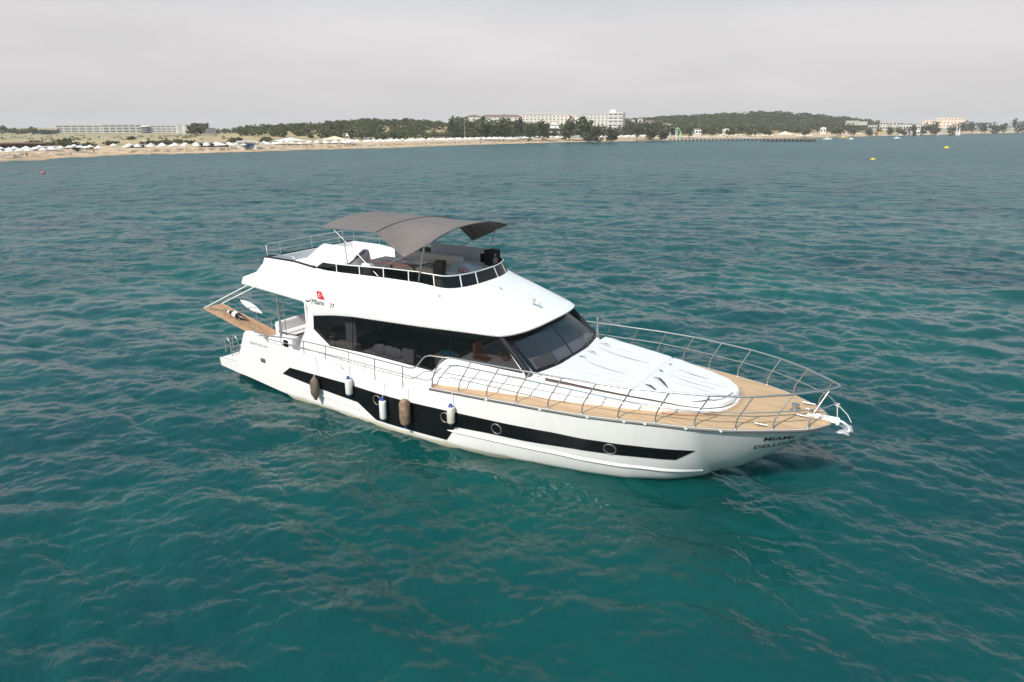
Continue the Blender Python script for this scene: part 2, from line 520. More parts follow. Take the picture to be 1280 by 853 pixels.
def hull_y(x, z):
    """half breadth of the topsides at height z"""
    if x < 0:
        t = min(max(z / zs(x), 0), 1)
        return yw(x) + (ys(x) - yw(x)) * t ** 0.5
    k = zk(x)
    t = min(max((z - k) / (zs(x) - k), 0), 1)
    return ys(x) * t ** 0.62

def build_hull():
    xs = sorted(set([round(v, 3) for v in list(np.linspace(-19.7, -15.7, 24)) + list(np.linspace(-15.7, -4, 50)) + list(np.linspace(-4, 2.96, 56)) +
                     [-18.5, -17.85, -17.7, -17.4, -16.9, -12.95, -12.4, -8.52, -8.44, -18.46, -18.4]]))
    NT = 22
    rings = []
    for x in xs:
        skirt = x <= -15.69
        zl = zskirt(x) if skirt else (0.0 if x < 0 else zk(x))
        pts = []
        zt = zs(x); zd = min(zdeck(x), zt - .012)
        for k in range(NT + 1):
            z = zt + (zl - zt) * k / NT
            pts.append((hull_y(x, z), z))
        if skirt:
            low = [(2.35, zl + .03), (2.1, -.2), (1.5, -.75), (0, -.95)]
        elif x < 0:
            w = yw(x); d = min(1.0, -x * .5 + .02)
            low = [(w * .97, -.18 * d), (w * .85, -.45 * d), (w * .5, -.75 * d), (0, -.95 * d)]
        else:
            low = [(0.004, zl), (.003, zl), (.002, zl), (0, zl)]
        yt = pts[0][0]
        half = [(max(yt - .10, .004), zd), (max(yt - .09, .004), zt - .006), (max(yt - .05, .008), zt)] + pts + low
        rings.append([Vector((x, -y, z)) for y, z in half] + [Vector((x, y, z)) for y, z in half[-2::-1]])
    mb = MB()
    mb.loft(rings, closed=False)
    n = len(rings[0])
    mb.f.append(tuple(range(n))); mb.m.append(0)                          # stern face
    k = (len(rings) - 1) * n
    mb.f.append(tuple(k + j for j in range(n))); mb.m.append(0)
    return mb.build('hull', M['hull'], yacht, smooth=28)
hull = build_hull()

def drape(poly, off=0.006, side=-1, fine=0.22):
    """a polygon given in (x, z), cut fine and laid on the topsides with a little thickness"""
    tris = tessellate_polygon([[Vector((p[0], p[1], 0)) for p in poly]])
    bm = bmesh.new()
    vs = [bm.verts.new((p[0], p[1], 0)) for p in poly]
    for t in tris:
        try: bm.faces.new([vs[i] for i in t])
        except ValueError: pass
    for _ in range(7):
        long_ = [e for e in bm.edges if e.calc_length() > fine]
        if not long_: break
        bmesh.ops.subdivide_edges(bm, edges=long_, cuts=1)
    bmesh.ops.triangulate(bm, faces=bm.faces)
    mb = MB()
    bm.verts.ensure_lookup_table(); bm.verts.index_update()
    mb.add([(v.co.x, side * (hull_y(v.co.x, v.co.y) + off), v.co.y) for v in bm.verts], [[v.index for v in f.verts] for f in bm.faces])
    bm.free()
    return mb

STRIPE = [(-15.25, 1.32), (-12.33, 1.34), (-10.8, 1.29), (-9.5, 1.29), (-7.5, 1.35), (-5.5, 1.40), (-4.04, 1.46), (-2.61, 1.46), (-1.32, 1.44), (-.11, 1.44),
          (-.63, 1.04), (-1.86, 1.05), (-3.33, 1.03), (-5.0, .92), (-6.27, .89), (-7.47, .82), (-7.86, .25), (-8.9, .24), (-10.92, .24), (-11.75, .72), (-13.74, .81), (-15.75, .97)]
M['rimsteel'] = mat('dull_steel_rim', (.30, .28, .26), .45, metal=.7)
for sd in (-1, 1):
    st = drape(STRIPE, .016, sd).build('black_stripe', M['black'], hull)
    # round portlights set in the stripe
    for px, pz in ((-10.77, 1.03), (-7.84, 1.08), (-5.92, 1.13), (-2.33, 1.23)):
        rim = MB(); y0 = sd * (hull_y(px, pz) + .012)
        rim.tube([(px + .17 * math.cos(a), sd * (hull_y(px + .17 * math.cos(a), pz + .17 * math.sin(a)) + .025), pz + .17 * math.sin(a)) for a in np.linspace(0, 2 * PI, 25)], .017, 8, False)
        ro = rim.build('portlight', M['rimsteel'], hull, smooth=50)
        ps = []
        pane = MB()
        ring = [(px + .15 * math.cos(a), sd * (hull_y(px + .15 * math.cos(a), pz + .15 * math.sin(a)) + .022), pz + .15 * math.sin(a)) for a in np.linspace(0, 2 * PI, 24, endpoint=False)]
        pane.add(ring, [tuple(range(24))])
        pane.build('pane', M['black'], ro)

# spray rails: thin rounded ledges along the topsides just above the water
def spray_rail(sd, xs_, zc, w_fn, up, dn):
    mb = MB(); rings = []
    for x in xs_:
        z = zc(x); y = hull_y(x, z); w = w_fn(x)
        rings.append([Vector((x, sd * (hull_y(x, z + up) - .01), z + up)), Vector((x, sd * (y + w), z + .010)), Vector((x, sd * (y + w * .9), z - .010)), Vector((x, sd * (hull_y(x, z - dn) - .01), z - dn))])
    mb.loft(rings, closed=False)
    mb.build('spray_rail', M['gel'], hull, smooth=30)
for sd in (-1, 1):
    spray_rail(sd, np.linspace(-7.85, -.05, 60), lambda x: float(np.interp(x, [-15.6, -8, -4, -1.5, -.05], [.40, .62, .70, .62, .50])), lambda x: .05 * min(1, (x + 7.95) / .5, (-x + .15) / .8 + .1), .09, .05)
    spray_rail(sd, np.linspace(-15.4, -11.7, 24), lambda x: float(np.interp(x, [-15.4, -11.8, -8.3], [.64, .46, .08])), lambda x: .035, .05, .03)

# dark rubbing strake under the teak edge
mb = MB()
xs_ = [x for x in np.linspace(-8.42, 2.95, 80)]
for sd in (-1, 1):
    mb.tube([(x, sd * (ys(x) + .004), zs(x) - .035) for x in xs_], .034, 6)
mb.tube([(2.95, -.16, zs(2.9) - .035), (3.0, 0, zs(2.9) - .035), (2.95, .16, zs(2.9) - .035)], .034, 6)
mb.build('rubbing_strake', M['rubber'], hull, smooth=50)
# little white drain lips along the strake
for x in (-6.2, -4.35, -2.9, -1.9, -1.35, -.3, .55):
    mb = MB(); mb.box((x, -(ys(x) + .03), zs(x) - .03), (.09, .02, .045)); mb.build('drain_lip', M['gel'], hull)

# exhaust vent on the quarter
v = MB(); v.rbox((-16.85, -(hull_y(-16.85, 1.3) + .01), 1.3), (.26, .05, .15), .02)
v.build('exhaust_vent', M['rubber'], hull)

# ---- lettering
def text_mesh(body, size, shear=0.0, extrude=0.002, weight=0.0):
    c = bpy.data.curves.new('lettering', 'FONT')
    c.body = body; c.size = size; c.shear = shear; c.extrude = 0; c.offset = weight
    c.align_x = 'CENTER'; c.resolution_u = 3
    o = bpy.data.objects.new('lettering', c); COL.objects.link(o)
    bpy.context.view_layer.update()
    me = o.to_mesh()
    vs = [tuple(v.co) for v in me.vertices]; fs = [tuple(p.vertices) for p in me.polygons]
    o.to_mesh_clear()
    bpy.data.objects.remove(o); bpy.data.curves.remove(c)
    return vs, fs

def text_on_hull(name, body, size, x0, z0, sx=1.0, rise=0.0, side=-1, m=None, shear=.25, weight=0.0):
    vs, fs = text_mesh(body, size, shear, weight=weight)
    mb = MB()
    out = []
    for (u, w, _) in vs:
        uu = u * sx
        x = x0 + (uu if side < 0 else -uu); z = z0 + w + rise * uu
        out.append((x, side * (hull_y(x, z) + .01), z))
    mb.add(out, fs)
    return mb.build(name, m or M['ink'], hull)
for sd in (-1, 1):
    text_on_hull('bow_lettering', 'MIAMI', .22, 1.84, 1.93, 1.15, .05, sd, weight=.003)
    text_on_hull('bow_lettering', 'DELUXE', .21, 1.70, 1.62, 1.2, .16, sd, weight=.003)
text_on_hull('stern_lettering', 'MIAMI DELUXE', .17, -17.0, 1.86, 1.0, 0, -1, M['faintink'])

# ---- decks
def deck_sheet(x0, x1, n, inset, dz, m, name, camber=0.03, parent=yacht):
    mb = MB(); rows = []
    for x in np.linspace(x0, x1, n):
        w = max(ys(x) - inset, .02)
        rows.append([Vector((x, w * t, zdeck(x) + dz + camber * (1 - t * t))) for t in np.linspace(-1, 1, 13)])
    mb.grid(rows)
    return mb.build(name, m, parent, smooth=40)
teak = deck_sheet(-8.42, 2.93, 70, .045, .042, M['teak'], 'foredeck')
deck_sheet(-18.38, -8.52, 40, .085, .004, M['gel_deck'], 'side_deck', 0)
# step between side deck and foredeck
mb = MB(); mb.box((-8.47, 0, 1.83), (.06, 6.2, .42)); mb.build('deck_step', M['gel'], yacht)
# transom bulkhead and stern platform
mb = MB(); mb.box((-18.42, .3, 1.25), (.08, 5.2, .80)); mb.build('transom', M['gel'], yacht)
mb = MB(); rows = [[Vector((x, (ys(x) - .11) * t, .872)) for t in np.linspace(-1, 1, 9)] for x in np.linspace(-19.68, -18.44, 8)]
mb.grid(rows)
plat = mb.build('swim_platform', M['gel_deck'], yacht)
# stern ladder and grab hoops in stainless tube
mb = MB()
for dy in (0, .36):
    y = -2.65 + dy
    mb.tube([(-19.45, y, .88), (-19.5, y, 1.45), (-19.62, y, 1.62), (-19.80, y, 1.60), (-19.86, y, 1.4), (-19.86, y, .95)], .022, 8)
for z in (1.05, 1.25, 1.42): mb.tube([(-19.47, -2.65, z), (-19.47, -2.29, z)], .018, 6)
mb.tube([(-19.0, -2.2, .88), (-19.0, -2.2, 1.5), (-18.9, -2.15, 1.75), (-18.75, -2.1, 1.82), (-18.6, -2.05, 1.7)], .022, 8)
mb.tube([(-19.2, -1.9, .88), (-19.2, -1.9, 1.6), (-19.1, -1.85, 1.78), (-18.9, -1.8, 1.8), (-18.7, -1.8, 1.72)], .022, 8)
mb.tube([(-19.4, -1.5, .88), (-19.35, -1.5, 1.35), (-19.2, -1.5, 1.5), (-18.9, -1.5, 1.5), (-18.75, -1.5, 1.3)], .022, 8)
mb.build('boarding_ladder', M['steel'], plat, smooth=50)

# ---- raised trunk in front of and beside the windscreen
tw0 = smooth_tab([(-9, 2.96), (-8.0, 2.86), (-6.63, 2.72), (-5.1, 2.55), (-3.6, 2.34), (-2.3, 2.07), (-.77, 1.66), (-.1, 1.33), (.25, .92), (.42, .5), (.5, .1), (.7, 0)], .05)   # at the teak
tz = lerp_tab([(-8.45, 2.80), (-5.2, 2.82), (-4.6, 2.74), (-2, 2.60), (.5, 2.44)])
def build_trunk():
    mb = MB(); rings = []
    xs_ = list(np.linspace(-8.42, -.8, 40)) + list(np.linspace(-.75, .49, 26))
    for x in xs_:
        z0 = zdeck(x) + .02; z1 = tz(x) - .06
        if x < -8.0: z1 = z0 + (z1 - z0) * (.62 + .38 * (x + 8.42) / .42)
        w0 = tw0(x)
        h = z1 - z0
        w1 = max(w0 - .62 * h if x < -5 else w0 - (.62 - .3 * min(1, (x + 5) / 2)) * h, .02)
        half = [(w0, z0), (w0 - .015, z0 + h * .3), (w1 + .10 * min(1, w1), z1 - .10 * h), (w1, z1 - .015), (max(w1 - .08, .01), z1 + .01), (w1 * .5, z1 + .04), (0, z1 + .05)]
        rings.append([Vector((x, -y, z)) for y, z in half] + [Vector((x, y, z)) for y, z in half[-2::-1]])
    mb.loft(rings, closed=False)
    n = len(rings[0]); mb.f.append(tuple(range(n))); mb.m.append(0)
    k = (len(rings) - 1) * n; mb.f.append(tuple(k + j for j in range(n))); mb.m.append(0)
    return mb.build('deck_trunk', M['gel'], yacht, smooth=35)
build_trunk()
# teak margin board round the front of the trunk (a slightly darker bent plank)
M['teakdark'] = mat('teak_margin_plank', (0.43, 0.27, 0.165), 0.5, var=0.12, vscale=6)
mb = MB(); rows = []
pl = [(x, -tw0(x)) for x in np.linspace(-1.2, .48, 22)] + [(x, tw0(x)) for x in np.linspace(.48, -1.2, 22)]
inn, out = [], []
for i, (x, y) in enumerate(pl):
    a = Vector(pl[max(i - 1, 0)]); b_ = Vector(pl[min(i + 1, len(pl) - 1)])
    d = (b_ - a).normalized(); nn = Vector((d.y, -d.x))
    z = zdeck(x) + .083
    inn.append(Vector((x, y, z))); out.append(Vector((x + nn.x * .13, y + nn.y * .13, z - .004)))
mb.grid([inn, out]); mb.build('margin_plank', M['teakdark'], teak)

# ---- sun pad: brown cushions showing under loose white covers
def pad_halfwidth(x): return max(tw0(min(x, .47)) - .10 - .16 * float(np.interp(x, [-5, -1, .4], [1, .6, .2])), .05)
def pad_mesh(x0, x1, hbase, htop, shrink, side_drop, pillow, gap_ph):
    mb = MB(); rows = []
    N = 44; nx = max(30, int((x1 - x0) / .05))
    for i in range(nx + 1):
        x = x0 + (x1 - x0) * i / nx
        w = pad_halfwidth(x) - shrink
        zb = tz(x) - .03
        row = []
        e = min(i, nx - i) / nx * (x1 - x0)
        edge_x = min(1, e / .035)
        for j in range(N + 1):
            t = -1 + 2 * j / N
            y = w * math.copysign(abs(t) ** .92, t)
            edge = min(edge_x, min(1, (w - abs(y)) / .10 + .0))
            z = zb + hbase + (htop - hbase) * (1 - (1 - edge) ** 2.2)
            if pillow:
                p = math.exp(-((x - x0 - .34) / .24) ** 2)
                z += .08 * p * min(1, (w - abs(y)) / .25)
                # shallow valley between cushions, gathered folds
                for c in (-1.3, -.65, 0, .65, 1.3):
                    z -= .009 * math.exp(-((y - c - .02 * math.sin(3 * x)) / .035) ** 2) * edge
                z += .004 * math.sin(7 * x + 5 * math.sin(2.3 * y) + gap_ph) * math.sin(4 * y + 2 * x) * edge
            row.append(Vector((x, y, z)))
        # hanging side skirt
        l, r_ = row[0].copy(), row[-1].copy()
        dl = side_drop * (1 if not pillow else (.75 + .25 * math.sin(2.1 * x + gap_ph)))
        l.z -= dl; r_.z -= dl
        l.y -= .01; r_.y += .01
        rows.append([l] + row + [r_])
    mb.grid(rows)
    # end flaps
    for k in (0, -1):
        rw = rows[k]; lowr = [Vector((p.x + (-.01 if k == 0 else .01), p.y, min(rw[0].z, p.z - side_drop))) for p in rw]
        mb.grid([rw, lowr])
    return mb
pad = pad_mesh(-4.72, .40, .0, .10, .03, .12, False, 0).build('sunpad', M['brown'], yacht, smooth=50)
pad_mesh(-4.78, -2.14, .105, .175, .0, .045, True, .4).build('sunpad_cover', M['cover'], pad, smooth=55)
pad_mesh(-2.135, .42, .085, .165, 0, .065, True, 2.1).build('sunpad_cover', M['cover'], pad, smooth=55)
# dark brown gaps where the covers part
def pad_z(x): return tz(x) - .03 + .172
mb = MB()
def slit(pts, w):
    P = [Vector((x, y, pad_z(x) + dz)) for x, y, dz in pts]
    for i in range(len(P) - 1):
        pass
    n = len(P); L_, R_ = [], []
    for i, p in enumerate(P):
        d = (P[min(i + 1, n - 1)] - P[max(i - 1, 0)]).normalized()
        s = Vector((-d.y, d.x, 0)) * w * math.sin(PI * (i + .35) / (n - .3))
        L_.append(p + s); R_.append(p - s)
    mb.grid([L_, R_])
slit([(-4.2, -.62, .13), (-3.85, -.66, .07), (-3.3, -.66, .02), (-2.7, -.66, .01)], .012)
slit([(-4.35, .65, .16), (-3.9, .64, .08), (-3.2, .65, .02), (-2.5, .65, .01)], .014)
slit([(-4.5, .15, .12), (-4.3, .12, .16), (-4.15, .1, .15)], .03)
slit([(-4.5, 1.15, .10), (-4.3, 1.12, .16), (-4.1, 1.1, .15)], .03)
slit([(-4.6, -.35, .05), (-4.4, -.40, .12), (-4.25, -.42, .15)], .03)
slit([(-1.95, -.55, .10), (-1.7, -.68, .16), (-1.5, -.85, .13), (-1.35, -.95, .07)], .04)
slit([(-1.95, -1.2, .08), (-1.75, -1.32, .14), (-1.5, -1.42, .08)], .04)
slit([(-2.05, .25, .05), (-1.95, .12, .10), (-1.85, 0, .14)], .035)
slit([(-2.0, .95, .05), (-1.9, .8, .12), (-1.8, .7, .15)], .03)
slit([(-1.6, .65, .08), (-1.1, .65, .01), (-.6, .64, 0)], .014)
slit([(-1.6, 0, .08), (-1.0, 0, .01), (-.2, -.02, 0)], .010)
slit([(.30, .25, -.012), (.22, -.30, -.004), (.15, -.62, -.002)], .03)
slit([(.15, -.62, -.002), (-.02, -.85, -.002), (-.12, -.88, .0), (-.3, -1.15, -.004), (-.5, -1.32, -.014)], .035)
mb.build('cover_gap', M['brown'], pad)
# stitched seams of the cover panels
M['stitch'] = mat('grey_cover_seam', (.36, .35, .36), .8)
for x0, x1 in ((-4.1, -2.25), (-1.55, .1)):
    for y in (-1.62, -1.3, -.98, -.32, .32, .98, 1.3, 1.62):
        wl = min(pad_halfwidth(x1), pad_halfwidth(x0)) - .12
        if abs(y) > wl: continue
        mb = MB(); mb.tube([(x, y + .015 * math.sin(3 * x + y), pad_z(x) + .004) for x in np.linspace(x0 + .1 * math.sin(5 * y), x1 - .25 * abs(y) / 1.6, 14)], .005, 5); mb.build('cover_seam', M['stitch'], pad)

# ---- saloon walls with one long window opening a side
def side_y(z): return 2.44 - .09 * (z - 2.2)
GLASS = [(-14.58, 3.28), (-13.44, 3.45), (-12.5, 3.54), (-9.46, 3.66), (-7.48, 3.77), (-6.35, 3.82), (-5.42, 2.84), (-8.24, 2.82), (-8.5, 2.65), (-8.92, 2.24), (-9.7, 2.26), (-11.74, 2.31), (-13.74, 2.27), (-14.58, 2.76)]
WALL = [(-14.84, 3.88), (-14.93, 3.3), (-15.07, 2.6), (-15.32, 2.14), (-15.45, 1.63), (-8.4, 1.63), (-8.4, 2.5), (-5.34, 2.5), (-5.34, 2.80), (-6.30, 3.88)]
cabin = None
M['pillar'] = mat('black_pillar', (0.016, 0.016, 0.018), 0.55, spec=0.2)
for sd in (-1, 1):
    mb = MB()
    mb.prism([WALL, GLASS[::-1]], lambda x, z: Vector((x, sd * side_y(z), z)), lambda x, z: Vector((x, sd * (side_y(z) - .09), z)))
    if cabin is None:
        cabin = mb.build('deckhouse', M['gel'], yacht)
        w_par = cabin
    else:
        mb.build('deckhouse_side', M['gel'], cabin)
    cx = sum(p[0] for p in GLASS) / len(GLASS)
    mb = MB()
    mb.prism([[(x, z) for x, z in GLASS]], lambda x, z: Vector((x, sd * (side_y(z) - .012), z)), lambda x, z: Vector((x, sd * (side_y(z) - .03), z)))
    # one thin pane only: keep the front face
    nface = len(GLASS)
    g = MB(); tri = tessellate_polygon([[Vector((p[0], p[1], 0)) for p in GLASS]])
    g.add([Vector((x, sd * (side_y(z) - .012), z)) for x, z in GLASS], tri)
    gl = g.build('side_window', M['glass'], cabin)
    # slim black joints between the panes and along the edge
    mb = MB()
    for x0, zb_, zt_ in ((-12.58, 2.30, 3.53), (-9.72, 2.27, 3.64), (-8.2, 2.83, 3.72)):
        mb.box((x0, sd * (side_y((zb_ + zt_) / 2) - .010), (zb_ + zt_) / 2), (.035, .012, zt_ - zb_), M=Matrix.Rotation(sd * .09, 3, 'X'))
    lp = GLASS + [GLASS[0]]
    mb.tube([(x, sd * (side_y(z) - .004), z) for x, z in lp], .022, 6)
    mb.build('window_joint', M['black'], gl)
    # A pillar in black, standing proud of the wall's raked front edge
    mb = MB()
    mb.tube([(-6.30, sd * 2.235, 3.80), (-5.75, sd * 2.29, 3.32), (-5.24, sd * 2.33, 2.82)], [.09, .09, .09], 8)
    mb.build('windscreen_pillar', M['pillar'], cabin, smooth=50)
# aft bulkhead of the saloon (dark glass doors in a white frame)
mb = MB(); mb.box((-14.95, -1.9, 2.75), (.08, 1.0, 2.2)); mb.box((-14.95, 1.9, 2.75), (.08, 1.0, 2.2)); mb.box((-14.95, 0, 3.7), (.08, 3.0, .3))
mb.build('aft_bulkhead', M['gel'], cabin)
mb = MB(); mb.add([Vector((-14.97, y, z)) for y, z in ((-1.4, 1.65), (1.4, 1.65), (1.4, 3.55), (-1.4, 3.55))], [(0, 1, 2, 3)])
mb.build('saloon_door', M['glass'], cabin)

# ---- windscreen
def ws(u, t):
    """u across from starboard (-1) to port (1), t from sill (0) to brow (1)"""
    yb, yt = 2.17, 2.03
    bulge = 1 - abs(u) ** 2.2
    xb = -5.14 + .24 * bulge; xt = -6.27 + .40 * bulge
    y = u * (yb + (yt - yb) * t)
    z = (2.85 - .04 * bulge) * (1 - t) + (3.74 + .05 * bulge) * t
    x = xb + (xt - xb) * t + .05 * math.sin(PI * t)
    return Vector((x, y, z))
wsn = Vector((.64, 0, .77))
mb = MB(); mb.grid([[ws(u, t) for u in np.linspace(-1, 1, 33)] for t in np.linspace(0, 1, 9)])
wind = mb.build('windscreen', M['windshield'], cabin, smooth=60)
mb = MB()
def strip(u0, u1, t0, t1, n=24, off=.006):
    mb.grid([[ws(u, t) + wsn * off for u in np.linspace(u0, u1, n)] for t in np.linspace(t0, t1, 5)])
strip(-1.02, 1.02, -.03, .055); strip(-1.02, 1.02, .86, 1.05); strip(-1.02, -.955, .05, .87, 4); strip(.955, 1.02, .05, .87, 4); strip(-.02, .02, .05, .87, 3)
mb.build('windscreen_frame', M['black'], wind, smooth=60)
for u in (-.55, .45):
    mb = MB()
    p0 = ws(u, .0) + wsn * .03; p1 = ws(u + .38, .10) + wsn * .035
    mb.tube([p0, p0 + wsn * .02, p1], .012, 6)
    mb.tube([p1, ws(u + .1, .07) + wsn * .02, ws(u + .66, .14) + wsn * .02], .010, 5)
    mb.build('wiper', M['rubber'], wind)
# fill between windscreen sill and trunk
mb = MB()
mb.grid([[ws(u, -.03) + Vector((0, 0, -.004)) for u in np.linspace(-1.02, 1.02, 25)], [Vector((ws(u, 0).x + .16, u * 2.2, tz(-5) - .03)) for u in np.linspace(-1.02, 1.02, 25)]])
mb.build('windscreen_sill', M['gel'], cabin, smooth=60)

# ---- what shows through the glass
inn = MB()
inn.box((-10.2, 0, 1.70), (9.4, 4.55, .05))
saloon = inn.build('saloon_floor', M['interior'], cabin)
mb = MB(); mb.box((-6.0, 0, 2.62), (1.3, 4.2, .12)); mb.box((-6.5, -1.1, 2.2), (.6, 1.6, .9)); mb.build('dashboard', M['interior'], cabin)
mb = MB(); mb.grid([[ws(u, t) - wsn * .05 for u in np.linspace(-.86, -.40, 6)] for t in (.07, .34)]); mb.grid([[ws(u, t) - wsn * .056 for u in np.linspace(-.86, -.40, 6)] for t in (.07, .34)])
mb.build('sunshade_card', M['cardboard'], cabin)
M['grey'] = mat('grey_blind', (0.42, 0.40, 0.41), 0.7)
mb = MB(); mb.box((-13.02, -2.02, 2.72), (.52, .05, 1.35)); mb.box((-13.02, -2.03, 3.22), (.54, .04, .28)); mb.build('window_blind', M['grey'], cabin)
mb = MB(); mb.rbox((-13.2, -2.05, 2.28), (1.0, .34, .22), .05); mb.rbox((-11.2, -1.85, 2.12), (2.3, .7, .3), .08); 
sofa_in = mb.build('saloon_sofa', M['cream'], cabin)
for k, (x, z, w) in enumerate(((-11.55, 2.42, .62), (-11.1, 2.42, .5), (-10.72, 2.40, .62))):
    mb = MB()
    rings = []
    for i in range(9):
        a = -1 + 2 * i / 8
        s_ = math.sqrt(max(0, 1 - abs(a) ** 3)) * .5 + .02
        rings.append([Vector((x + a * w / 2, -2.12 + .14 * math.cos(q) * s_ * 1.6, z + .42 * math.sin(q) * s_ * (1 - .25 * a * (k - 1)))) for q in np.linspace(0, 2 * PI, 14, endpoint=False)])
    mb.loft(rings, True, True); mb.build('pillow', M['lilac'], sofa_in, smooth=60)
mb = MB(); mb.box((-10.1, -2.2, 2.48), (.52, .10, .46)); mb.build('sofa_end', M['lilac'], sofa_in)
mb = MB(); mb.rbox((-8.62, -1.98, 2.42), (.70, .50, .66), .03); cabnt = mb.build('galley_cabinet', M['cardboard'], cabin)
mb = MB(); rows = [[Vector((-8.62 + .32 * u, -1.98 + .2 * v, 2.77 + .03 * math.sin(9 * u + 4 * v) + .03 * (1 - u * u))) for v in np.linspace(-1, 1, 7)] for u in np.linspace(-1, 1, 9)]
mb.grid(rows); mb.build('folded_cloth', M['bluecloth'], cabnt, smooth=60)
mb = MB(); mb.rbox((-7.25, -1.75, 2.72), (.52, .52, .12), .06); mb.rbox((-7.52, -1.75, 3.02), (.12, .50, .60), .05); mb.tube([(-7.25, -1.75, 1.7), (-7.25, -1.75, 2.66)], .06, 8)
mb.tube([(-7.4, -1.98, 2.95), (-7.0, -1.98, 2.98)], .03, 6)
mb.build('helm_seat', M['tan'], cabin, smooth=40)
mb = MB(); mb.tube([(-6.62 - .13 * math.sin(a), -1.55 + .2 * math.cos(a), 2.95 + .16 * math.sin(a)) for a in np.linspace(0, 2 * PI, 21)], .02, 6, False); mb.tube([(-6.62, -1.75, 2.95), (-6.62, -1.35, 2.95)], .015, 6)
mb.tube([(-6.62, -1.55, 2.95), (-6.35, -1.55, 2.72)], .03, 6)
mb.build('helm_wheel', M['tan'], cabin, smooth=50)

# ---- flybridge: one moulding from stern overhang to brow
zA = lerp_tab([(-18.45, 4.03), (-14.95, 3.80), (-14.80, 3.72), (-14.58, 3.29), (-13.44, 3.47), (-12.5, 3.56), (-9.46, 3.68), (-7.48, 3.79), (-6.2, 3.85), (-5.6, 3.87)])
zD = lerp_tab([(-17.2, 5.20), (-15.4, 5.19), (-14.35, 5.08), (-13.8, 5.04), (-11, 5.06), (-9.7, 5.04), (-9.0, 4.98), (-8.6, 4.93), (-8.1, 4.90)])
def sup(xc, xf, w, k, n, p):
    a = PI / 2 * (1 - k / n)
    c, s = math.cos(a), math.sin(a)
    return xc + (xf - xc) * c ** (2 / p), w * s ** (2 / p)
LEV = [  # name, xa, xc, xf, half width as table in s, z function, front exponent
    ('A', -18.45, -6.75, -5.72, lerp_tab([(0, 2.48), (.3, 2.50), (.36, 2.42), (1, 2.40)]), lambda x: zA(x), 3.2),
    ('A1', -18.44, -6.76, -5.70, lerp_tab([(0, 2.50), (.3, 2.52), (.36, 2.44), (1, 2.42)]), lambda x: zA(x) + .05, 3.2),
    ('B', -18.28, -6.86, -5.86, lerp_tab([(0, 2.49), (.3, 2.51), (.36, 2.45), (1, 2.42)]), lambda x: zA(x) + float(np.interp(x, [-18.3, -17, -14.9, -14.5, -8], [.33, .2, .2, .45, .14])), 3.0),
    ('C', -17.5, -8.0, -7.0, lerp_tab([(0, 2.44), (.4, 2.42), (1, 2.22)]), lambda x: float(np.interp(x, [-17.5, -16, -9, -8, -7], [4.62, 4.55, 4.55, 4.50, 4.42])), 2.6),
    ('C2', -17.12, -8.9, -7.98, lerp_tab([(0, 2.38), (.5, 2.33), (1, 2.05)]), lambda x: float(np.interp(x, [-17.2, -16, -9, -8], [5.0, 4.95, 4.86, 4.78])), 2.6),
    ('D', -17.05, -9.12, -8.22, lerp_tab([(0, 2.34), (.5, 2.28), (1, 1.99)]), lambda x: zD(x), 2.6),
    ('E', -17.02, -9.14, -8.26, lerp_tab([(0, 2.30), (.5, 2.24), (1, 1.95)]), lambda x: zD(x) + .015, 2.6),
    ('F', -16.92, -9.22, -8.40, lerp_tab([(0, 2.20), (.5, 2.14), (1, 1.85)]), lambda x: zD(x) + .005, 2.6),
    ('G', -16.90, -9.24, -8.42, lerp_tab([(0, 2.18), (.5, 2.12), (1, 1.83)]), lambda x: 4.55, 2.6),
]
NS, NA, NT_ = 64, 16, 8
def lev_half(L, off=0.0):
    nm, xa, xc, xf, w, zf, p = L
    pts = []
    for k in range(NT_): pts.append((xa, w(0) * k / NT_))
    for k in range(NS + 1):
        s = k / NS; x = xa + (xc - xa) * s
        pts.append((x, w(s)))
    for k in range(1, NA + 1):
        pts.append(sup(xc, xf, w(1), k, NA, p))
    return [(x, y, zf(x)) for x, y in pts]
def lev_ring(L):
    h = lev_half(L)
    st = [Vector((x, -y, z)) for x, y, z in h]
    pt = [Vector((x, y, z)) for x, y, z in h[-2:0:-1]]
    return st + pt
mb = MB()
rings = [lev_ring(L) for L in LEV]
mb.loft(rings, closed=True)
n = len(rings[0])
# underside and upper floor
def cap(ring, flip):
    # strips across the beam: starboard index i with its port twin
    h = len(ring); m = h // 2
    b0 = mb.add(ring, [])
    for i in range(m):
        a, b_ = i, i + 1
        c, d = (h - b_) % h, (h - a) % h
        q = [a, b_, c, d]
        q = [v for k, v in enumerate(q) if v != q[k - 1]]
        if len(set(q)) >= 3: mb.f.append(tuple(b0 + v for v in q)); mb.m.append(0)
cap([v.copy() + Vector((0, 0, .03)) for v in rings[0]], False)
cap(rings[-1], True)
fly = mb.build('flybridge', M['gel'], yacht, smooth=24)

# black soffit line where the roof overlaps the glass
mb = MB()
for sd in (-1, 1):
    mb.tube([(x, sd * 2.405, zA(x) - .012) for x in np.linspace(-14.5, -6.4, 40)], .014, 5)
mb.build('soffit_seal', M['black'], fly)

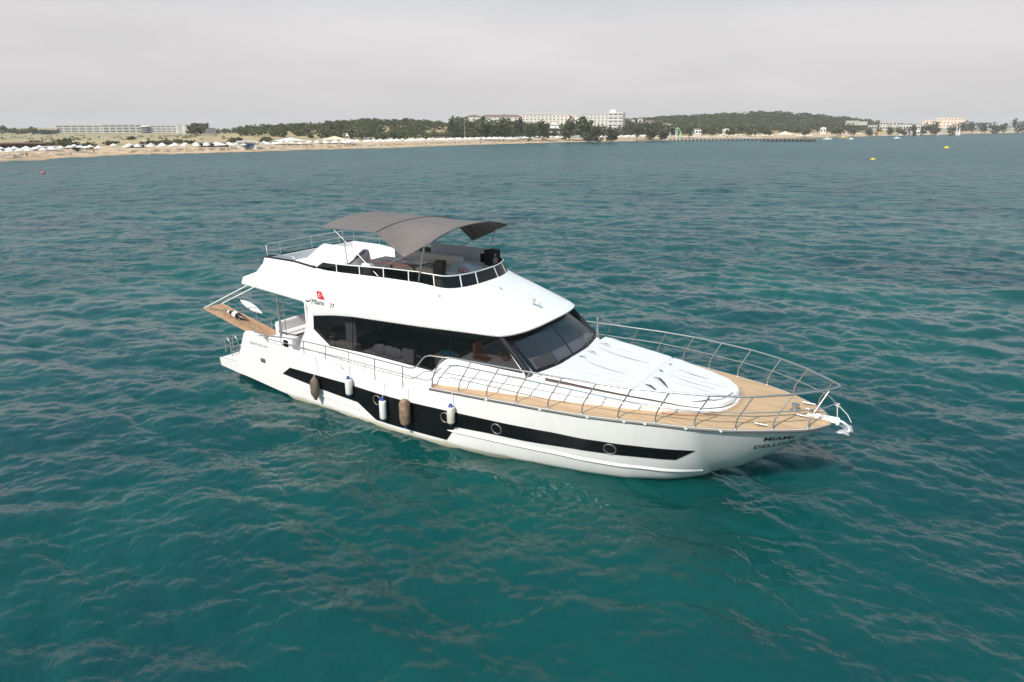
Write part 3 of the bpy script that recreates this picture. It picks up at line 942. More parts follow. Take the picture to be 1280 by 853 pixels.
# emblem, lettering and roof fittings
def fly_side_pt(x, z):
    """point on the starboard face of the flybridge side"""
    s = (x + 18.3) / 11.4
    zb_, zc_ = LEV[2][5](x), LEV[3][5](x)
    yb, yc = LEV[2][4](min(max((x - LEV[2][1]) / (LEV[2][2] - LEV[2][1]), 0), 1)), LEV[3][4](min(max((x - LEV[3][1]) / (LEV[3][2] - LEV[3][1]), 0), 1))
    if z > zc_:
        ze = LEV[4][5](x); ye = LEV[4][4](min(max((x - LEV[4][1]) / (LEV[4][2] - LEV[4][1]), 0), 1))
        t = (z - zc_) / (ze - zc_); return yc + (ye - yc) * t
    if z < zb_: return yb
    t = (z - zb_) / (zc_ - zb_)
    return yb + (yc - yb) * t
def fly_decal(poly_fs, name, m, sd, off=.012):
    vs, fs = poly_fs
    mb = MB(); mb.add([Vector((x, sd * (fly_side_pt(x, z) + off), z)) for x, z in vs], fs)
    return mb.build(name, m, fly)
for sd in (-1, 1):
    d = -sd
    fx, fz, FS = -13.98, 4.12, .84
    P_ = [(-.26, .20), (.02, .20), (.06, .16), (.10, .06), (.24, -.12), (.02, -.14), (-.18, -.14), (-.22, -.05)]
    fs = tessellate_polygon([[Vector((a, b_, 0)) for a, b_ in P_]])
    P_ = [(a * FS, b_ * FS) for a, b_ in P_]
    emb = fly_decal(([(fx + d * a, fz + b_) for a, b_ in P_], fs), 'flag_emblem', M['red'], sd, .012)
    # crescent and star in white
    cres = []
    for a in np.linspace(R(50), R(310), 16): cres.append((-.07 + .085 * math.cos(a), .03 + .085 * math.sin(a)))
    for a in np.linspace(R(300), R(60), 14): cres.append((-.05 + .066 * math.cos(a), .03 + .066 * math.sin(a)))
    cres = [(a * FS, b_ * FS) for a, b_ in cres]
    fs = tessellate_polygon([[Vector((a, b_, 0)) for a, b_ in cres]])
    mb = MB(); mb.add([Vector((fx + d * a, sd * (fly_side_pt(fx + d * a, fz + b_) + .018), fz + b_)) for a, b_ in cres], fs)
    star = [(.035 + (.036 if k % 2 == 0 else .015) * math.cos(PI + k * PI / 5), .03 + (.036 if k % 2 == 0 else .015) * math.sin(PI + k * PI / 5)) for k in range(10)]
    star = [(a * FS, b_ * FS) for a, b_ in star]
    fs = tessellate_polygon([[Vector((a, b_, 0)) for a, b_ in star]])
    mb.add([Vector((fx + d * a, sd * (fly_side_pt(fx + d * a, fz + b_) + .018), fz + b_)) for a, b_ in star], fs)
    mb.build('crescent_and_star', M['whitepaint'], emb)
    vs, fs = text_mesh('Miami', .28, .4)
    fly_decal(([(-14.18 + d * u * .95, 3.78 + w) for u, w, _ in vs], fs), 'script_lettering', M['ink'], sd)
    sw = [(-14.78, 3.90), (-14.72, 3.83), (-14.62, 3.82), (-14.5, 3.9), (-14.44, 4.02), (-14.5, 3.94), (-14.6, 3.87), (-14.7, 3.88)]
    if sd > 0: sw = [(2 * -14.18 - x, z) for x, z in sw]
    fs = tessellate_polygon([[Vector((a, b_, 0)) for a, b_ in sw]])
    fly_decal((sw, fs), 'script_flourish', M['ink'], sd)
    vs, fs = text_mesh('77', .23, .2)
    fly_decal(([(-13.45 + d * u, 3.76 + w) for u, w, _ in vs], fs), 'number_lettering', M['faintink'] if False else M['ink'], sd)
def roof_z(x, y=0):
    return float(np.interp(x, [-8.22, -7.98, -7.0, -5.86, -5.7], [4.97, 4.78, 4.42, 4.0, 3.9]))
mb = MB()
mb.tube([(-6.55, .15, roof_z(-6.55) + .02), (-6.6, .15, roof_z(-6.6) + .14)], .03, 8); mb.lathe([(.02, 0), (.07, .02), (.075, .10), (.03, .14)], (-6.55, .15, roof_z(-6.55) + .1), 10)
mb.tube([(-6.62, .15, roof_z(-6.6) + .10), (-6.3, .15, roof_z(-6.4) + .12)], [.025, .05], 8)
mb.build('horn', M['chrome'], fly, smooth=40)
for x, y in ((-7.75, -.05), (-8.75, -2.12)):
    mb = MB()
    z = roof_z(x) if x > -8 else 4.72
    mb.lathe([(.03, 0), (.045, .01), (.045, .05), (.02, .07)], (x, y, z + .01), 10)
    mb.build('roof_fitting', M['chrome'], fly, smooth=40)
mb = MB()
mb.tube([(-7.5, .7, roof_z(-7.5) + .04), (-7.1, .72, roof_z(-7.1) + .05)], .018, 6)
mb.build('grab_bar', M['chrome'], fly, smooth=40)

# ---- smoked screen round the flybridge coaming
Eh = lev_half(LEV[6])
path = [(x, y, z) for x, y, z in Eh if x > -14.42 and y > 1e-6] + [Eh[-1]]
full = [Vector((x, -y, z)) for x, y, z in path] + [Vector((x, y, z)) for x, y, z in path[-2::-1]]
seg = [0.0]
for i in range(1, len(full)): seg.append(seg[-1] + (full[i] - full[i - 1]).length)
TOT = seg[-1]
def on_path(s):
    i = min(max(int(np.searchsorted(seg, s)) - 1, 0), len(full) - 2)
    t = (s - seg[i]) / max(seg[i + 1] - seg[i], 1e-9)
    return full[i].lerp(full[i + 1], t)
def screen_pt(s, h):
    p = on_path(s)
    fr = min(max((p.x + 9.4) / 1.0, 0), 1)
    ht = (.29 + .09 * min(max((p.x + 13) / 4, 0), 1)) * min(1, (min(s, TOT - s)) / .45 + .12) + .0 * fr
    inw = Vector((-1, 0, 0)) * .15 * fr + Vector((0, -math.copysign(1, p.y) if abs(p.y) > .01 else 0, 0)) * .10 * fr * min(1, abs(p.y))
    return p + (Vector((0, 0, ht)) + inw) * h
side_len = -9.14 + 14.4
cuts = [0.0] + [side_len * k / 5 for k in range(1, 5)] + [side_len - .02, side_len + .95]
half = TOT / 2
cuts += [half - .62]
cuts = cuts + [TOT - c for c in cuts[::-1]]
screen = empty('flybridge_screen', (0, 0, 0), 0, yacht)
for a, b_ in zip(cuts[:-1], cuts[1:]):
    mb = MB(); n_ = max(4, int((b_ - a) / .12))
    mb.grid([[screen_pt(s, h) for s in np.linspace(a + .02, b_ - .02, n_)] for h in (0, .5, 1)])
    mb.build('screen_pane', M['sidescreen'], screen, smooth=60)
for c in cuts[1:-1]:
    mb = MB()
    p, q = screen_pt(c, 0), screen_pt(c, 1.02)
    t = (on_path(min(c + .02, TOT)) - on_path(max(c - .02, 0))).normalized() * .018
    nrm = Vector((t.y, -t.x, 0)).normalized() * .014
    for sgn in (-1, 1):
        mb.add([p - t + nrm * sgn, p + t + nrm * sgn, q + t + nrm * sgn, q - t + nrm * sgn], [(0, 1, 2, 3)])
    mb.add([p - t - nrm, p - t + nrm, q - t + nrm, q - t - nrm, p + t - nrm, p + t + nrm, q + t + nrm, q + t - nrm], [(0, 1, 2, 3), (4, 5, 6, 7)])
    mb.build('screen_divider', M['gel'], screen)
mb = MB(); mb.tube([screen_pt(s, 1.0) for s in np.linspace(0, TOT, 120)], .020, 6)
mb.build('screen_cap', M['gel'], screen, smooth=60)

# ---- rails on the flybridge
rail = MB()
zt = 5.72
pth = [(-16.95, -2.26, 5.2), (-16.98, -2.26, zt - .05), (-17.0, -2.1, zt)] + [(-17.03, y, zt) for y in (-1, 0, 1)] + [(-17.0, 2.1, zt), (-16.9, 2.26, zt)] + [(x, 2.26, zt) for x in (-16, -15, -14, -13)] + [(-12.6, 2.24, zt - .04), (-12.5, 2.24, 5.1)]
rail.tube(pth, .020, 8)
rail.tube([(-17.0, -2.2, 5.45), (-17.03, 0, 5.45), (-17.0, 2.2, 5.45), (-16, 2.27, 5.45), (-12.5, 2.24, 5.42)], .014, 6)
rail.tube([(-16.98, -2.26, 5.38), (-15.5, -2.25, 5.38), (-15.42, -2.25, 5.30), (-15.4, -2.25, 5.1)], .016, 6)
frail = rail.build('flybridge_rail', M['steel'], yacht, smooth=60)
for x, y, z0 in ((-17.02, -1.6, 5.2), (-17.03, 0, 5.2), (-17.03, 1.5, 5.2), (-16.9, 2.26, 5.2), (-15.4, 2.26, 5.19), (-14.0, 2.25, 5.06)):
    mb = MB(); mb.tube([(x, y, z0), (x, y, zt)], .018, 6); mb.build('stanchion', M['steel'], frail)
mb = MB(); mb.tube([(-17.0, -2.3, 5.225)] + [(x, -2.28, zD(x) + .03) for x in np.linspace(-16.9, -14.3, 12)], .042, 6)
mb.tube([(-17.02, y, 5.225) for y in np.linspace(-2.25, 2.25, 5)], .028, 6)
mb.build('coaming_cap', M['pillar'], frail, smooth=60)

# ---- flybridge furniture
def cushion_box(name, c, size, m, parent, r=.07):
    mb = MB(); mb.rbox(c, size, r); return mb.build(name, m, parent, smooth=40)
# aft lounge with a raised back, white covers
mb = MB(); rows = []
prof = [(-1.98, 4.60), (-1.98, 5.06), (-1.9, 5.10), (-1.1, 5.12), (-.95, 5.15), (-.30, 5.48), (-.15, 5.52), (.0, 5.48), (.22, 4.9), (.22, 4.6)]
for x in (-16.2, -16.1, -15.6, -15.0, -14.4, -13.95, -13.85):
    e = 0.04 if x in (-16.2, -13.85) else 0
    rows.append([Vector((x + (.16 * (z - 5.1) if x > -14 else 0), y * (1 - e) - e, z - e + .012 * math.sin(5 * x + 3 * y))) for y, z in prof])
mb.loft(rows, True, True)
lounge = mb.build('lounge_seat', M['cover'], yacht, smooth=35)
mb = MB(); mb.tube([(-16.15, -2.0, 5.06), (-13.9, -2.0, 5.06), (-13.80, -1.1, 5.10), (-13.78, -.28, 5.46)], .035, 6); mb.build('lounge_piping', M['brown'], lounge, smooth=50)
# table on two legs
mb = MB(); 
for c0, c1 in ((-13.02, -11.93), (-11.91, -10.78)):
    mb.rbox(((c0 + c1) / 2, -.46, 5.28), (c1 - c0, 1.0, .045), .03)
tbl = mb.build('dining_table', M['redwood'], yacht, smooth=40)
for x in (-12.3, -11.2):
    mb = MB(); mb.tube([(x, -.46, 4.56), (x, -.46, 5.25)], .05, 8); mb.lathe([(.16, 0), (.16, .02), (.05, .05)], (x, -.46, 4.56), 12); mb.build('leg', M['rubber'], tbl, smooth=40)
# settee beyond the table and its return
mb = MB(); mb.rbox((-11.8, .62, 4.80), (3.2, .72, .46), .08); mb.rbox((-11.8, 1.08, 5.08), (3.3, .24, .62), .09)
st_ = mb.build('settee', M['cream'], yacht, smooth=40)
cushion_box('headrest', (-12.75, 1.08, 5.47), (.5, .22, .2), M['cover'], st_, .09)
mb = MB(); mb.rbox((-13.45, .1, 4.82), (.5, 1.5, .50), .08); mb.build('settee', M['cover'], yacht, smooth=40)
mb = MB(); mb.rbox((-10.9, -1.55, 4.72), (2.6, .5, .32), .06); mb.build('bench', M['cream'], yacht, smooth=40)
# covered helm console: loose cloth over the dash, with a wheel
mb = MB(); rows = []
for u in np.linspace(-1, 1, 21):
    row = []
    for v in np.linspace(-1, 1, 25):
        x = -9.75 + .62 * u; y = .55 + 1.05 * v
        e = (1 - abs(u) ** 4) * (1 - abs(v) ** 4)
        z = 4.56 + (.62 + .16 * math.exp(-((v + .05) / .3) ** 2 - (u / .6) ** 2)) * e ** .5 + .015 * math.sin(9 * u + 6 * v) * e
        row.append(Vector((x, y, z)))
    rows.append(row)
mb.grid(rows)
cons = mb.build('covered_helm', M['lilac'], yacht, smooth=60)
mb = MB(); mb.tube([(-9.0 - .17 * math.sin(a), -.45 + .2 * math.cos(a), 5.27 + .05 * math.sin(a)) for a in np.linspace(0, 2 * PI, 25)], .026, 6, False)
for a in (0, 2.1, 4.2): mb.tube([(-9.0, -.45, 5.26), (-9.0 - .17 * math.sin(a), -.45 + .2 * math.cos(a), 5.27 + .05 * math.sin(a))], .02, 5)
mb.tube([(-9.02, -.45, 5.26), (-8.85, -.45, 5.05)], .03, 6)
mb.build('steering_wheel', M['orangewood'], cons, smooth=50)
mb = MB(); mb.rbox((-9.55, -.75, 4.92), (.5, .7, .5), .08); mb.build('helm_bench', M['cream'], yacht, smooth=40)
mb = MB(); mb.tube([(-10.6, -.2, 5.2), (-10.2, -.35, 5.24), (-9.8, -.9, 5.12), (-9.3, -1.0, 5.08)], [.05, .07, .06, .03], 6); mb.build('cushion_edge', M['brown'], yacht, smooth=50)
# two black speakers on the front corners
for (x, y, rz) in ((-9.20, -1.50, .45), (-8.98, 1.30, -.3)):
    mb = MB(); mb.rbox((x, y, 5.46), (.36, .50, .56), .03, rz=rz)
    sp_ = mb.build('speaker', M['speaker'], yacht, smooth=40)
    g = MB(); Mr = Matrix.Rotation(rz, 3, 'Z')
    for (a, b_) in ((-.09, .12), (.09, .12)):
        pass
    for dz, r_ in ((.12, .05), (-.08, .12)):
        cpt = Vector((x, y, 5.44 + dz)) + Mr @ Vector((.182, 0, 0))
        g.lathe([(r_, 0), (r_ * .9, .008), (r_ * .2, -.004)], cpt, 14, M=Mr @ Matrix.Rotation(PI / 2, 3, 'Y'))
    g.build('speaker_cone', M['rubber'], sp_, smooth=40)
    for dz, dy in ((.12, -.05), (.13, .06)):
        pass
# far side wind screen cloth, pale grey
mb = MB(); mb.grid([[Vector((x, 2.0 - .02 * math.sin(4 * x), z)) for x in np.linspace(-12.4, -9.3, 30)] for z in (4.9, 5.2, 5.60)])
mb.build('spray_cloth', M['lilac'], yacht)

# ---- bimini
def edge_z(x): return float(np.interp(x, [-14.0, -12.6, -11.4, -10.33, -8.88], [6.58, 6.62, 6.60, 5.85, 6.54]))
def bim(x, t):
    w = float(np.interp(x, [-14.0, -11.4, -10.33, -8.88], [2.12, 2.10, 1.98, 2.22]))
    zc_ = 6.87 - .02 * math.sin(PI * (x + 14) / 2.6) * (1 if x < -11.4 else 0) - .035 * (1 if x > -11.4 else max(0, (x + 12) / .6))
    ez = edge_z(x)
    base_e = 6.60 - .02 * (x + 11.4) / 2.5
    a = abs(t)
    z = zc_ - (zc_ - base_e) * a ** 2.3
    drop = base_e - ez
    if drop > 0:
        q = max(0, (a - .34) / .66)
        z -= drop * q ** 1.25
        w_ = w
    y = t * w
    sag = -.03 * math.sin(PI * min(max((x + 14) / 2.6, 0), 1)) * (1 - a * a)
    return Vector((x, y, z + sag))
mb = MB()
xs_ = list(np.linspace(-14.0, -11.4, 22)) + list(np.linspace(-11.3, -8.88, 30))
top = [[bim(x, t) for t in np.linspace(-1, 1, 41)] for x in xs_]
bot = [[p - Vector((0, 0, .018)) for p in r_] for r_ in top]
mb.grid(top); mb.grid(bot, True)
for A_, B_ in ((top[0], bot[0]), (top[-1], bot[-1]), ([r_[0] for r_ in top], [r_[0] for r_ in bot]), ([r_[-1] for r_ in top], [r_[-1] for r_ in bot])):
    mb.grid([A_, B_])
bimini = mb.build('bimini_canopy', M['greyfab'], yacht, smooth=60)
mb = MB()
for x in (-13.97, -11.4, -8.95):
    mb.tube([bim(x, t) + Vector((0, 0, .012 if x == -11.4 else -.035)) for t in np.linspace(-1, 1, 31)], .02, 6)
M['seam'] = mat('canvas_piping', (0.125, 0.107, 0.102), 0.85)
mb.build('canopy_seam', M['seam'], bimini, smooth=60)
fr_ = MB()
for sd in (-1, 1):
    fr_.tube([(-9.71, sd * 2.0, 5.12), (-9.36, sd * 2.08, 6.30), (-9.2, sd * 2.1, 6.44)], .024, 8)
    fr_.tube([(-12.80, sd * 2.12, 5.1), (-12.94, sd * 2.1, 6.22), (-13.05, sd * 2.06, 6.56)], .016, 8)
    fr_.tube([(-11.40, sd * 2.12, 5.1), (-12.4, sd * 2.11, 5.84), (-13.5, sd * 2.04, 6.54)], .016, 8)
    fr_.tube([(-11.9, sd * 2.12, 5.1), (-10.9, sd * 2.0, 5.6), (-10.33, sd * 1.98, 5.86)], .014, 6)
for x in (-13.95, -11.4, -9.0):
    fr_.tube([bim(x, t) - Vector((0, 0, .045)) for t in np.linspace(-.97, .97, 25)], .02, 6)
fr_.tube([bim(-10.33, -1), Vector((-9.9, -1.2, 6.3)), Vector((-9.5, 0, 6.8))], .010, 5)
fr_.tube([bim(-10.33, 1), Vector((-9.9, 1.2, 6.3)), Vector((-9.5, 0, 6.8))], .010, 5)
fr_.build('bimini_frame', M['steel'], bimini, smooth=60)

# ---- bow rail with raked stanchions
XS = [2.5, 1.72, .87, -.12, -1.12, -2.1, -3.1, -4.15, -5.2, -6.25, -7.3]
top_y = lerp_tab([(-8.2, 2.92), (-5.5, 2.90), (-3.5, 2.86), (-2.76, 2.83), (-1.74, 2.72), (-.74, 2.48), (.26, 2.2), (1.21, 1.76), (2.04, 1.15), (2.73, .47), (2.95, .2), (3.03, 0)])
top_z = lerp_tab([(-8.2, 3.04), (-5.5, 3.12), (-3, 3.20), (-.74, 3.26), (1.21, 3.31), (2.73, 3.37), (3.03, 3.40)])
def st_top(x): return x + .34
def rail_paths(sd):
    xs_ = list(np.linspace(-7.85, 2.75, 60)) + [2.88, 2.97]
    t = [Vector((x, sd * top_y(x), top_z(x))) for x in xs_]
    xm = list(np.linspace(-7.95, 2.55, 60)) + [2.8, 2.98]
    m = []
    for x in xm:
        xb = x - .20
        yb = max(ys(min(xb, 2.9)) - .06, .02); yt = top_y(min(x + .15, 3.03))
        f_ = .52
        y = yb + (yt - yb) * f_
        z = zs(min(xb, 2.9)) + (top_z(x) - zs(min(xb, 2.9))) * f_
        m.append(Vector((x, sd * y if x < 2.9 else sd * .05, z)))
    return t, m
mb = MB()
tS, mS = rail_paths(-1); tP, mP = rail_paths(1)
tip = [Vector((3.02, -.06, 3.40)), Vector((3.03, 0, 3.40)), Vector((3.02, .06, 3.40))]
arch = lambda sd: [Vector((-8.36, sd * 3.14, 2.0)), Vector((-8.36, sd * 3.13, 2.25)), Vector((-8.28, sd * 3.07, 2.55)), Vector((-8.13, sd * 2.98, 2.88)), Vector((-8.0, sd * 2.93, 3.0))]
mb.tube(arch(-1) + tS + tip + tP[::-1] + arch(1)[::-1], .027, 8)
mb.tube(mS + [Vector((3.05, 0, 2.86))] + mP[::-1], .017, 8)
brail = mb.build('bow_rail', M['steel'], yacht, smooth=60)
for sd in (-1, 1):
    for x in XS:
        yb = ys(x) - .06; xt = st_top(x)
        mb = MB()
        kink = Vector((x + .02, sd * (yb - .01), zs(x) + .30))
        tp = Vector((min(xt, 3.0), sd * top_y(min(xt, 3.0)), top_z(xt)))
        mb.tube([Vector((x, sd * yb, zs(x) + .02)), kink - Vector((0, 0, .05)), kink + (tp - kink) * .07, tp], .021, 8)
        mb.lathe([(.05, 0), (.045, .02), (.025, .03)], (x, sd * yb, zs(x) + .012), 10)
        mb.build('stanchion', M['steel'], brail, smooth=50)

# ---- side deck rail
mb = MB()
for sd in (-1, 1):
    yr = lambda x: ys(x) - .05
    P = [(-16.95, 2.30), (-16.48, 2.36), (-15.4, 2.47), (-14.34, 2.52), (-13.2, 2.545), (-12.04, 2.53), (-10.84, 2.51), (-9.6, 2.495), (-9.3, 2.49), (-9.1, 2.52), (-8.95, 2.62), (-8.8, 2.82), (-8.65, 2.98), (-8.45, 3.04), (-8.1, 3.035), (-7.8, 3.05)]
    mb.tube([(x, sd * (yr(x) if x < -9 else yr(x) - .22 * (x + 9) / 1.2), z) for x, z in P], .024, 8)
    P = [(-16.4, 2.24), (-14.38, 2.26), (-12.04, 2.16), (-10.84, 2.13), (-9.6, 2.12), (-9.3, 2.12), (-9.1, 2.16), (-8.9, 2.30), (-8.7, 2.46), (-8.45, 2.52), (-8.0, 2.53)]
    mb.tube([(x, sd * (yr(x) if x < -9 else yr(x) - .08 * (x + 9)), z) for x, z in P], .016, 8)
srail = mb.build('side_rail', M['steel'], yacht, smooth=60)
for sd in (-1, 1):
    for x in (-16.42, -14.35, -13.2, -12.03, -10.82, -9.57):
        zt_ = float(np.interp(x, [-16.4, -14.35, -13.2, -12, -9.6], [2.36, 2.52, 2.545, 2.53, 2.495]))
        mb = MB(); y = sd * (ys(x) - .05); mb.tube([(x, y + sd * .03, zs(x) - .02), (x, y, zt_)], .020, 8); mb.build('stanchion', M['steel'], srail, smooth=50)

# ---- light post on the port side by the windscreen
mb = MB(); mb.tube([(-5.11, 2.2, 2.74), (-5.11, 2.2, 3.46)], .035, 8); mb.tube([(-5.02, 2.2, 2.74), (-5.09, 2.2, 3.2)], .02, 6); mb.lathe([(.05, 0), (.06, .03), (.055, .10), (.01, .12)], (-5.11, 2.2, 3.45), 10)
mb.build('light_post', M['steel'], yacht, smooth=50)

# ---- bow gear
mb = MB()
mb.tube([(2.35, 0, 2.43), (2.8, 0, 2.43), (3.2, 0, 2.42), (3.30, 0, 2.38)], [.035, .04, .035, .03], 8)
mb.box((2.85, -.07, 2.42), (.6, .02, .12)); mb.box((2.85, .07, 2.42), (.6, .02, .12)); mb.lathe([(.05, -.06), (.05, .06)], (3.12, 0, 2.36), 12, M=Matrix.Rotation(PI / 2, 3, 'X'))
roller = mb.build('bow_roller', M['whitepaint'], yacht, smooth=40)
anc = MB()
anc.tube([(3.2, 0, 2.42), (3.36, 0, 2.34), (3.44, 0, 2.22), (3.42, 0, 2.12)], [.03, .04, .05, .05], 8)
for sd in (-1, 0, 1):   # three claws
    rows = []
    for u in np.linspace(0, 1, 8):
        cx_ = 3.45 - .32 * u; cy_ = sd * (.05 + .2 * math.sin(u * 1.5)); cz = 2.12 + .05 * math.sin(PI * u) + (.06 * u if sd else -.02 * u)
        w = .12 * (1 - u) ** .6 + .015
        rows.append([Vector((cx_, cy_ + w * math.cos(q), cz + w * .45 * math.sin(q))) for q in np.linspace(0, 2 * PI, 10, endpoint=False)])
    anc.loft(rows, True, True)
anc.tube([(3.42, -.2, 2.26), (3.48, 0, 2.16), (3.42, .2, 2.26)], [.03, .06, .03], 8)
ancho = anc.build('anchor', M['chrome'], yacht, smooth=50)
mb = MB()
for dx in (-.04, .04): mb.tube([(3.05, dx, 2.86), (3.2 + 3 * dx, dx * 1.4, 2.62), (3.28 + 4 * dx, dx, 2.43)], .012, 6)
for k in range(5): mb.tube([(3.05 + .045 * math.sin(k * 1.9), .05 * math.cos(k * 2.3), 2.80 + .03 * k), (3.08, .04 * math.sin(k), 2.83 + .02 * k), (3.02 - .03 * math.cos(k), -.03, 2.86)], .016, 6)
mb.build('anchor_rope', M['rope'], ancho, smooth=60)
for (x, y) in ((1.42, -1.42), (2.42, .30), (2.25, .75), (2.25, -.25)):
    mb = MB(); z = zdeck(x) + .06
    for dx in (-.07, .07): mb.tube([(x + dx, y, z - .02), (x + dx, y, z + .06)], .022, 8)
    mb.tube([(x - .18, y, z + .075), (x, y, z + .065), (x + .18, y, z + .075)], [.014, .026, .014], 8)
    mb.build('deck_cleat', M['steel'], teak, smooth=50)
mb = MB(); mb.lathe([(.13, 0), (.13, .05), (.08, .07), (.08, .16), (.11, .18), (.11, .22), (.02, .24)], (2.0, .12, zdeck(2.0) + .06), 16); mb.build('windlass', M['steel'], teak, smooth=40)

# ---- aft cockpit
mb = MB(); mb.rbox((-16.75, .1, 1.88), (1.0, 4.0, .46), .08); mb.rbox((-17.32, .1, 2.10), (.26, 4.1, .80), .10)
aft = mb.build('cockpit_sofa', M['cover'], yacht, smooth=40)
mb = MB(); mb.tube([(-17.2, -1.92, 2.12), (-16.6, -1.94, 2.09), (-16.26, -1.88, 2.10), (-16.22, -.2, 2.10)], .035, 6); mb.build('sofa_piping', M['brown'], aft, smooth=50)
mb = MB(); mb.rbox((-15.6, 1.9, 1.92), (1.2, .7, .55), .08); mb.build('cockpit_sofa', M['lilac'], yacht, smooth=40)
mb = MB(); mb.rbox((-15.6, -.5, 2.30), (.9, 1.5, .05), .03); mb.tube([(-15.6, -.5, 1.64), (-15.6, -.5, 2.28)], .06, 8); mb.build('cockpit_table', M['orangewood'], yacht, smooth=40)
mb = MB(); mb.rbox((-16.05, -2.35, 1.92), (.62, .44, .58), .06); bx_ = mb.build('locker_box', M['gel'], yacht, smooth=40)
mb = MB(); mb.box((-16.05, -2.575, 1.95), (.26, .02, .34)); mb.build('locker_door', M['speaker'], bx_)
for (x, y) in ((-16.75, -2.2), (-16.62, -2.05)):
    mb = MB(); mb.tube([(x, y, 1.64), (x, y, 3.98)], .045 if y < -2.1 else .02, 10); mb.build('overhang_pole', M['steel'], yacht, smooth=60)
# quarter coaming inside the stern wings
for sd in (-1, 1):
    mb = MB(); mb.rbox((-17.55, sd * 2.80, 1.92), (1.1, .34, .56), .10); mb.build('quarter_coaming', M['gel'], yacht, smooth=40)

# ---- gangway slung from the overhang
gw = empty('gangway', (0, 0, 0), 0, yacht)
A0, A1 = Vector((-18.3, -1.5, 1.58)), Vector((-22.1, -1.5, 2.36))
ax = (A1 - A0).normalized(); sw = Vector((0, .42, 0)); nn = ax.cross(Vector((0, 1, 0))).normalized()
if nn.z < 0: nn = -nn
mb = MB()
def plank(p0, p1, hw, th, lift):
    vs = []
    for p in (p0, p1):
        for s_ in (-1, 1):
            for l_ in (0, 1): vs.append(p + sw * (s_ * hw) + nn * (lift + th * l_))
    mb.add(vs, [(0, 1, 3, 2), (4, 6, 7, 5), (0, 4, 5, 1), (2, 3, 7, 6), (0, 2, 6, 4), (1, 5, 7, 3)])
plank(A0, A1, .92, .05, 0)
M['gangteak'] = mat('weathered_orange_teak', (0.42, 0.24, 0.13), 0.55, var=0.22, vscale=5)
mb.build('gangway_deck', M['gangteak'], gw)
mb = MB()
for s_ in (-1, 1):
    vs = []
    for p in (A0, A1):
        for a in (s_ * .93, s_ * 1.05):
            for l_ in (-.03, .08): vs.append(p + sw * a + nn * l_)
    mb.add(vs, [(0, 1, 3, 2), (4, 6, 7, 5), (0, 4, 5, 1), (2, 3, 7, 6), (0, 2, 6, 4), (1, 5, 7, 3)])
mb.build('gangway_stringer', M['teakdark'], gw)
mb = MB()
for s_ in (-1, 1):
    for f_ in (.12, .37, .62, .87):
        p = A0.lerp(A1, f_) + sw * s_
        mb.tube([p, p + Vector((0, 0, .55))], .014, 6)
    mb.tube([A0.lerp(A1, f_) + sw * s_ + Vector((0, 0, .55)) for f_ in (.05, .12, .37, .62, .87)], .008, 5)
    mb.tube([A0.lerp(A1, f_) + sw * s_ + Vector((0, 0, .30)) for f_ in (.05, .37, .87)], .007, 5)
mb.build('gangway_rail', M['steel'], gw, smooth=50)
for s_, xt in ((-1, -18.30), (1, -18.30)):
    mb = MB(); mb.tube([A1 + sw * s_ * 1.02 + Vector((.05, 0, .05)), Vector((xt, -1.5 + .46 * s_, 4.06))], .024, 8)
    mb.build('gangway_strut', M['whitepaint'], gw, smooth=50)

# black and white rope fender lying on the gangway, white one hung on its rail
def spindle(name, p0, p1, r, m, label, cat, stripes=None):
    mb = MB(); rows = []
    d = (p1 - p0); n_ = 16
    a_ = d.normalized().cross(Vector((0, 0, 1))).normalized(); b_ = d.normalized().cross(a_)
    for i in range(n_ + 1):
        u = i / n_; w = r * max(.06, math.sin(PI * min(max(u, .02), .98)) ** .7)
        rows.append([p0 + d * u + (a_ * math.cos(q) + b_ * math.sin(q)) * w for q in np.linspace(0, 2 * PI, 12, endpoint=False)])
    mb.loft(rows, True, True)
    if stripes is not None:
        nf = 12
        for i in range(len(mb.f)):
            mb.m[i] = 1 if ((i // nf) in stripes) else 0
    o = mb.build(name, m, None, smooth=60)
    o.matrix_world = yacht.matrix_world if False else Matrix.Identity(4)
    o.location = yacht.location; o.rotation_euler = yacht.rotation_euler
    tag(o, label, cat)
    return o
g0 = A0.lerp(A1, .72) + Vector((0, -.05, .2)); g1 = A0.lerp(A1, .42) + Vector((0, .0, .2))
spindle('boat_fender', g0, g1, .14, [M['black'], M['whitepaint']], 'black and white float lying on the teak gangway', 'float', {1, 2, 6, 7, 8})
h0 = A0.lerp(A1, .66) + Vector((0, .52, .62)); h1 = A0.lerp(A1, .30) + Vector((0, .52, .50))
spindle('boat_fender', h0, h1, .15, [M['whitepaint']], 'long white float hung on the gangway rail', 'float')

